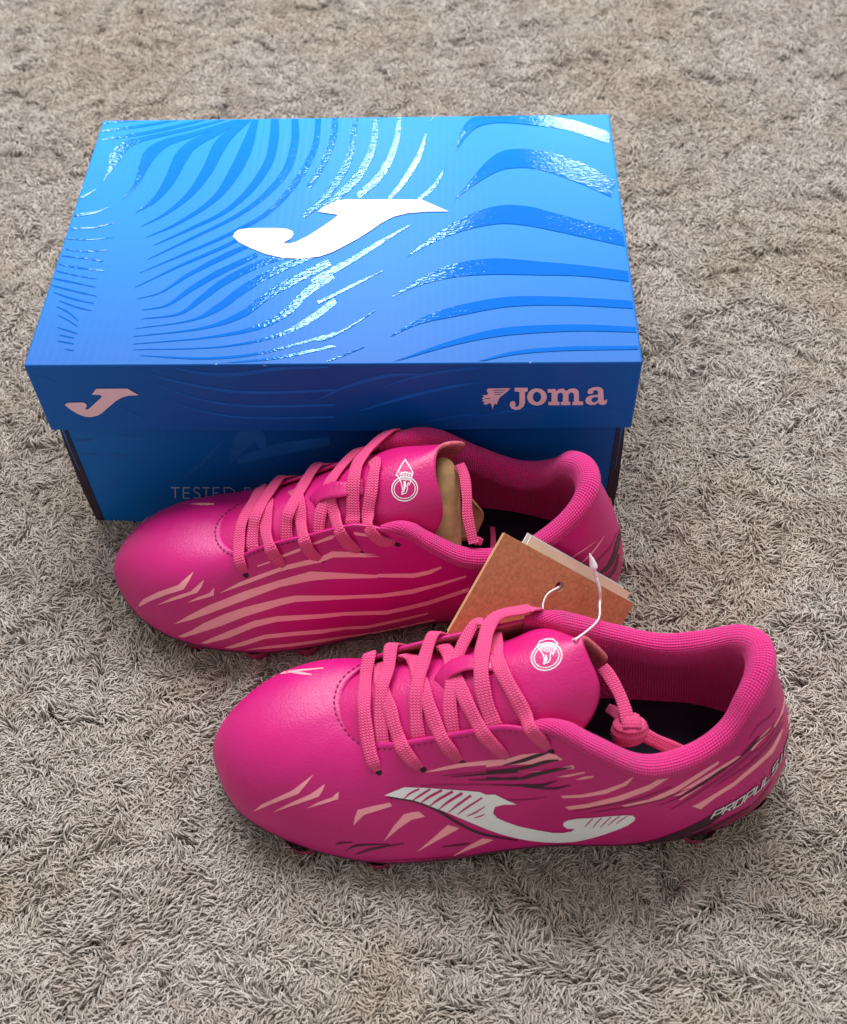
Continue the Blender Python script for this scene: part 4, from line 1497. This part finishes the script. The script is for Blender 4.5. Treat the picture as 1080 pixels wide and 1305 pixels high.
pr = empty('stuffing_paper', tuple(at_z(570, 630, .06)), 'folded brown kraft paper tucked under the tongue of the farther boot', 'paper')
sheet('paper_fold', [
    [(546,600,.092), (553,588,.098), (564,583,.101), (575,588,.099), (584,604,.093)],
    [(548,640,.086), (556,622,.093), (567,617,.095), (578,621,.092), (586,634,.085)],
    [(552,730,.060), (562,728,.062), (573,724,.063), (581,722,.062), (588,722,.058)]], M_paper, pr)
sheet('paper_fold', [
    [(590,622,.072), (600,634,.070), (609,645,.068)],
    [(588,650,.062), (600,655,.061), (617,658,.060)],
    [(586,690,.050), (597,688,.050), (606,684,.050)]], M_paper, pr)

# ---- hang tag
TL, BL, TR = at_z(643, 679, .100), at_z(568, 812, .068), at_z(808, 769, .040)
ua, ub = TR - TL, BL - TL
La, Lb = ua.length, ub.length * .96
ua.normalize()
ub = (ub - ua * ub.dot(ua)).normalized()
un_ = ua.cross(ub)
if un_.dot(CAM_LOC - TL) < 0:
    un_ = -un_


def card_pt(a, b, h):
    # a slight bow in the card
    t = a / La
    return TL + ua * a + ub * b + un_ * (h + .0016 * math.sin(t * math.pi))


def ray_card(px, py, h=0.0):
    d = ray(px, py)
    t = (TL + un_ * h - CAM_LOC).dot(un_) / d.dot(un_)
    p = CAM_LOC + d * t - TL
    return p.dot(ua), p.dot(ub)


tag_root = empty('hang_tag', tuple(TL), 'brown cardboard hang tag with a punched hole, propped between the two boots', 'tag')


def card(name, a0, a1, b0, b1, h, th, mat, edge, parent, hole=None, skew=0):
    na, nb = 22, 12
    outl = []
    V2, F2 = [], []
    rect = [(a0, b0), (a1, b0 + skew), (a1, b1 + skew), (a0, b1)]
    P = []
    for i in range(4):
        p, q = rect[i], rect[(i + 1) % 4]
        for k in range(14):
            P.append((p[0] + (q[0] - p[0]) * k / 14, p[1] + (q[1] - p[1]) * k / 14))
    E = [(i, (i + 1) % len(P)) for i in range(len(P))]
    hp = []
    if hole:
        for k in range(18):
            t = k / 18 * 2 * math.pi
            hp.append((hole[0] + hole[2] * math.cos(t), hole[1] + hole[2] * math.sin(t)))
        b = len(P)
        E += [(b + i, b + (i + 1) % 18) for i in range(18)]
    I = []
    for i in range(1, na):
        for j in range(1, nb):
            q = (a0 + (a1 - a0) * i / na, b0 + (b1 - b0) * j / nb + skew * i / na)
            if hole and math.dist(q, hole[:2]) < hole[2] * 1.5:
                continue
            I.append(q)
    r = delaunay_2d_cdt([Vector(p) for p in P + hp + I], E, [], 1, 1e-9)
    v = [tuple(x) for x in r[0]]
    f = [t for t in r[2] if not (hole and math.dist((sum(v[i][0] for i in t) / 3, sum(v[i][1] for i in t) / 3), hole[:2]) < hole[2] * .98)]
    o = mesh_obj(name, [card_pt(x, y, h) for x, y in v], f, [mat, edge], parent, smooth=False)
    so = o.modifiers.new('thickness', 'SOLIDIFY')
    so.thickness = th
    so.offset = 0
    so.material_offset_rim = 1
    return o


ha, hb_ = ray_card(711, 746)
card('brown_card', 0, La, 0, Lb, 0, .0007, M_kraft, M_kraftedge, tag_root, (ha, hb_, .0026))
card('brown_card', .0006, La - .0004, .0004, Lb - .0006, -.0019, .0007, M_kraft, M_kraftedge, tag_root, (ha, hb_, .0026))
card('cream_card', La * .16, La * .945, -.0047, Lb * .8, -.0010, .0005, M_cream, M_whitecard, tag_root, (ha, hb_, .0026), skew=.0006)
card('white_card', La * .145, La * .90, -.0054, Lb * .75, -.0028, .0005, M_whitecard, M_whitecard, tag_root, (ha, hb_, .0026), skew=.0004)


def tube(name, P, R_, mat, parent, m=8, n=8):
    Q = crom(np.array([tuple(p) + (r,) for p, r in zip(P, R_)]), n)
    P, R_ = Q[:, :3], Q[:, 3]
    T = np.gradient(P, axis=0)
    T /= np.linalg.norm(T, axis=1)[:, None]
    up = np.array([.3, .2, .93])
    V = []
    for p, t, r in zip(P, T, R_):
        s_ = np.cross(t, up)
        s_ /= np.linalg.norm(s_)
        u = np.cross(s_, t)
        for k in range(m):
            a = k / m * 2 * math.pi
            V.append(p + (s_ * math.cos(a) + u * math.sin(a)) * r)
    F = []
    for i in range(len(P) - 1):
        for k in range(m):
            F.append((i * m + k, i * m + (k + 1) % m, (i + 1) * m + (k + 1) % m, (i + 1) * m + k))
    F += [tuple(range(m)), tuple((len(P) - 1) * m + k for k in range(m))]
    return mesh_obj(name, V, F, mat, parent)


def cp(px, py, h):
    a, b = ray_card(px, py, h)
    return card_pt(a, b, h)


fst = empty('plastic_fastener', tuple(cp(752, 715, .003)), 'thin white plastic fastener loop with a pointed barb, through the hole of the brown tag', 'fastener')
end = at_z(738, 812, .1125)
loop = [cp(711, 746, -.001), cp(708, 748, .0016), cp(697, 755, .003), cp(691, 766, .004), cp(690.5, 780, .006), cp(693, 795, .004), cp(702, 812, .001)]
tube('thread', loop, [.00045] * 7, M_plastic, fst)
p1 = cp(763, 769, .008)
loop2 = [end + Vector((-.003, .001, -.004)), end, (end * .5 + p1 * .5) + Vector((.0035, -.001, .001)), p1, cp(763, 752, .006), cp(758, 735, .005)]
tube('thread', loop2, [.00045, .00045, .00045, .0006, .0008, .0009], M_plastic, fst)
tube('barb', [cp(759, 738, .005), cp(757, 730, .005), cp(755.5, 724, .005), cp(755, 722, .005), cp(753, 714, .005), cp(749.5, 704, .005)],
     [.0008, .0010, .0009, .0021, .0015, .0002], M_plastic, fst)
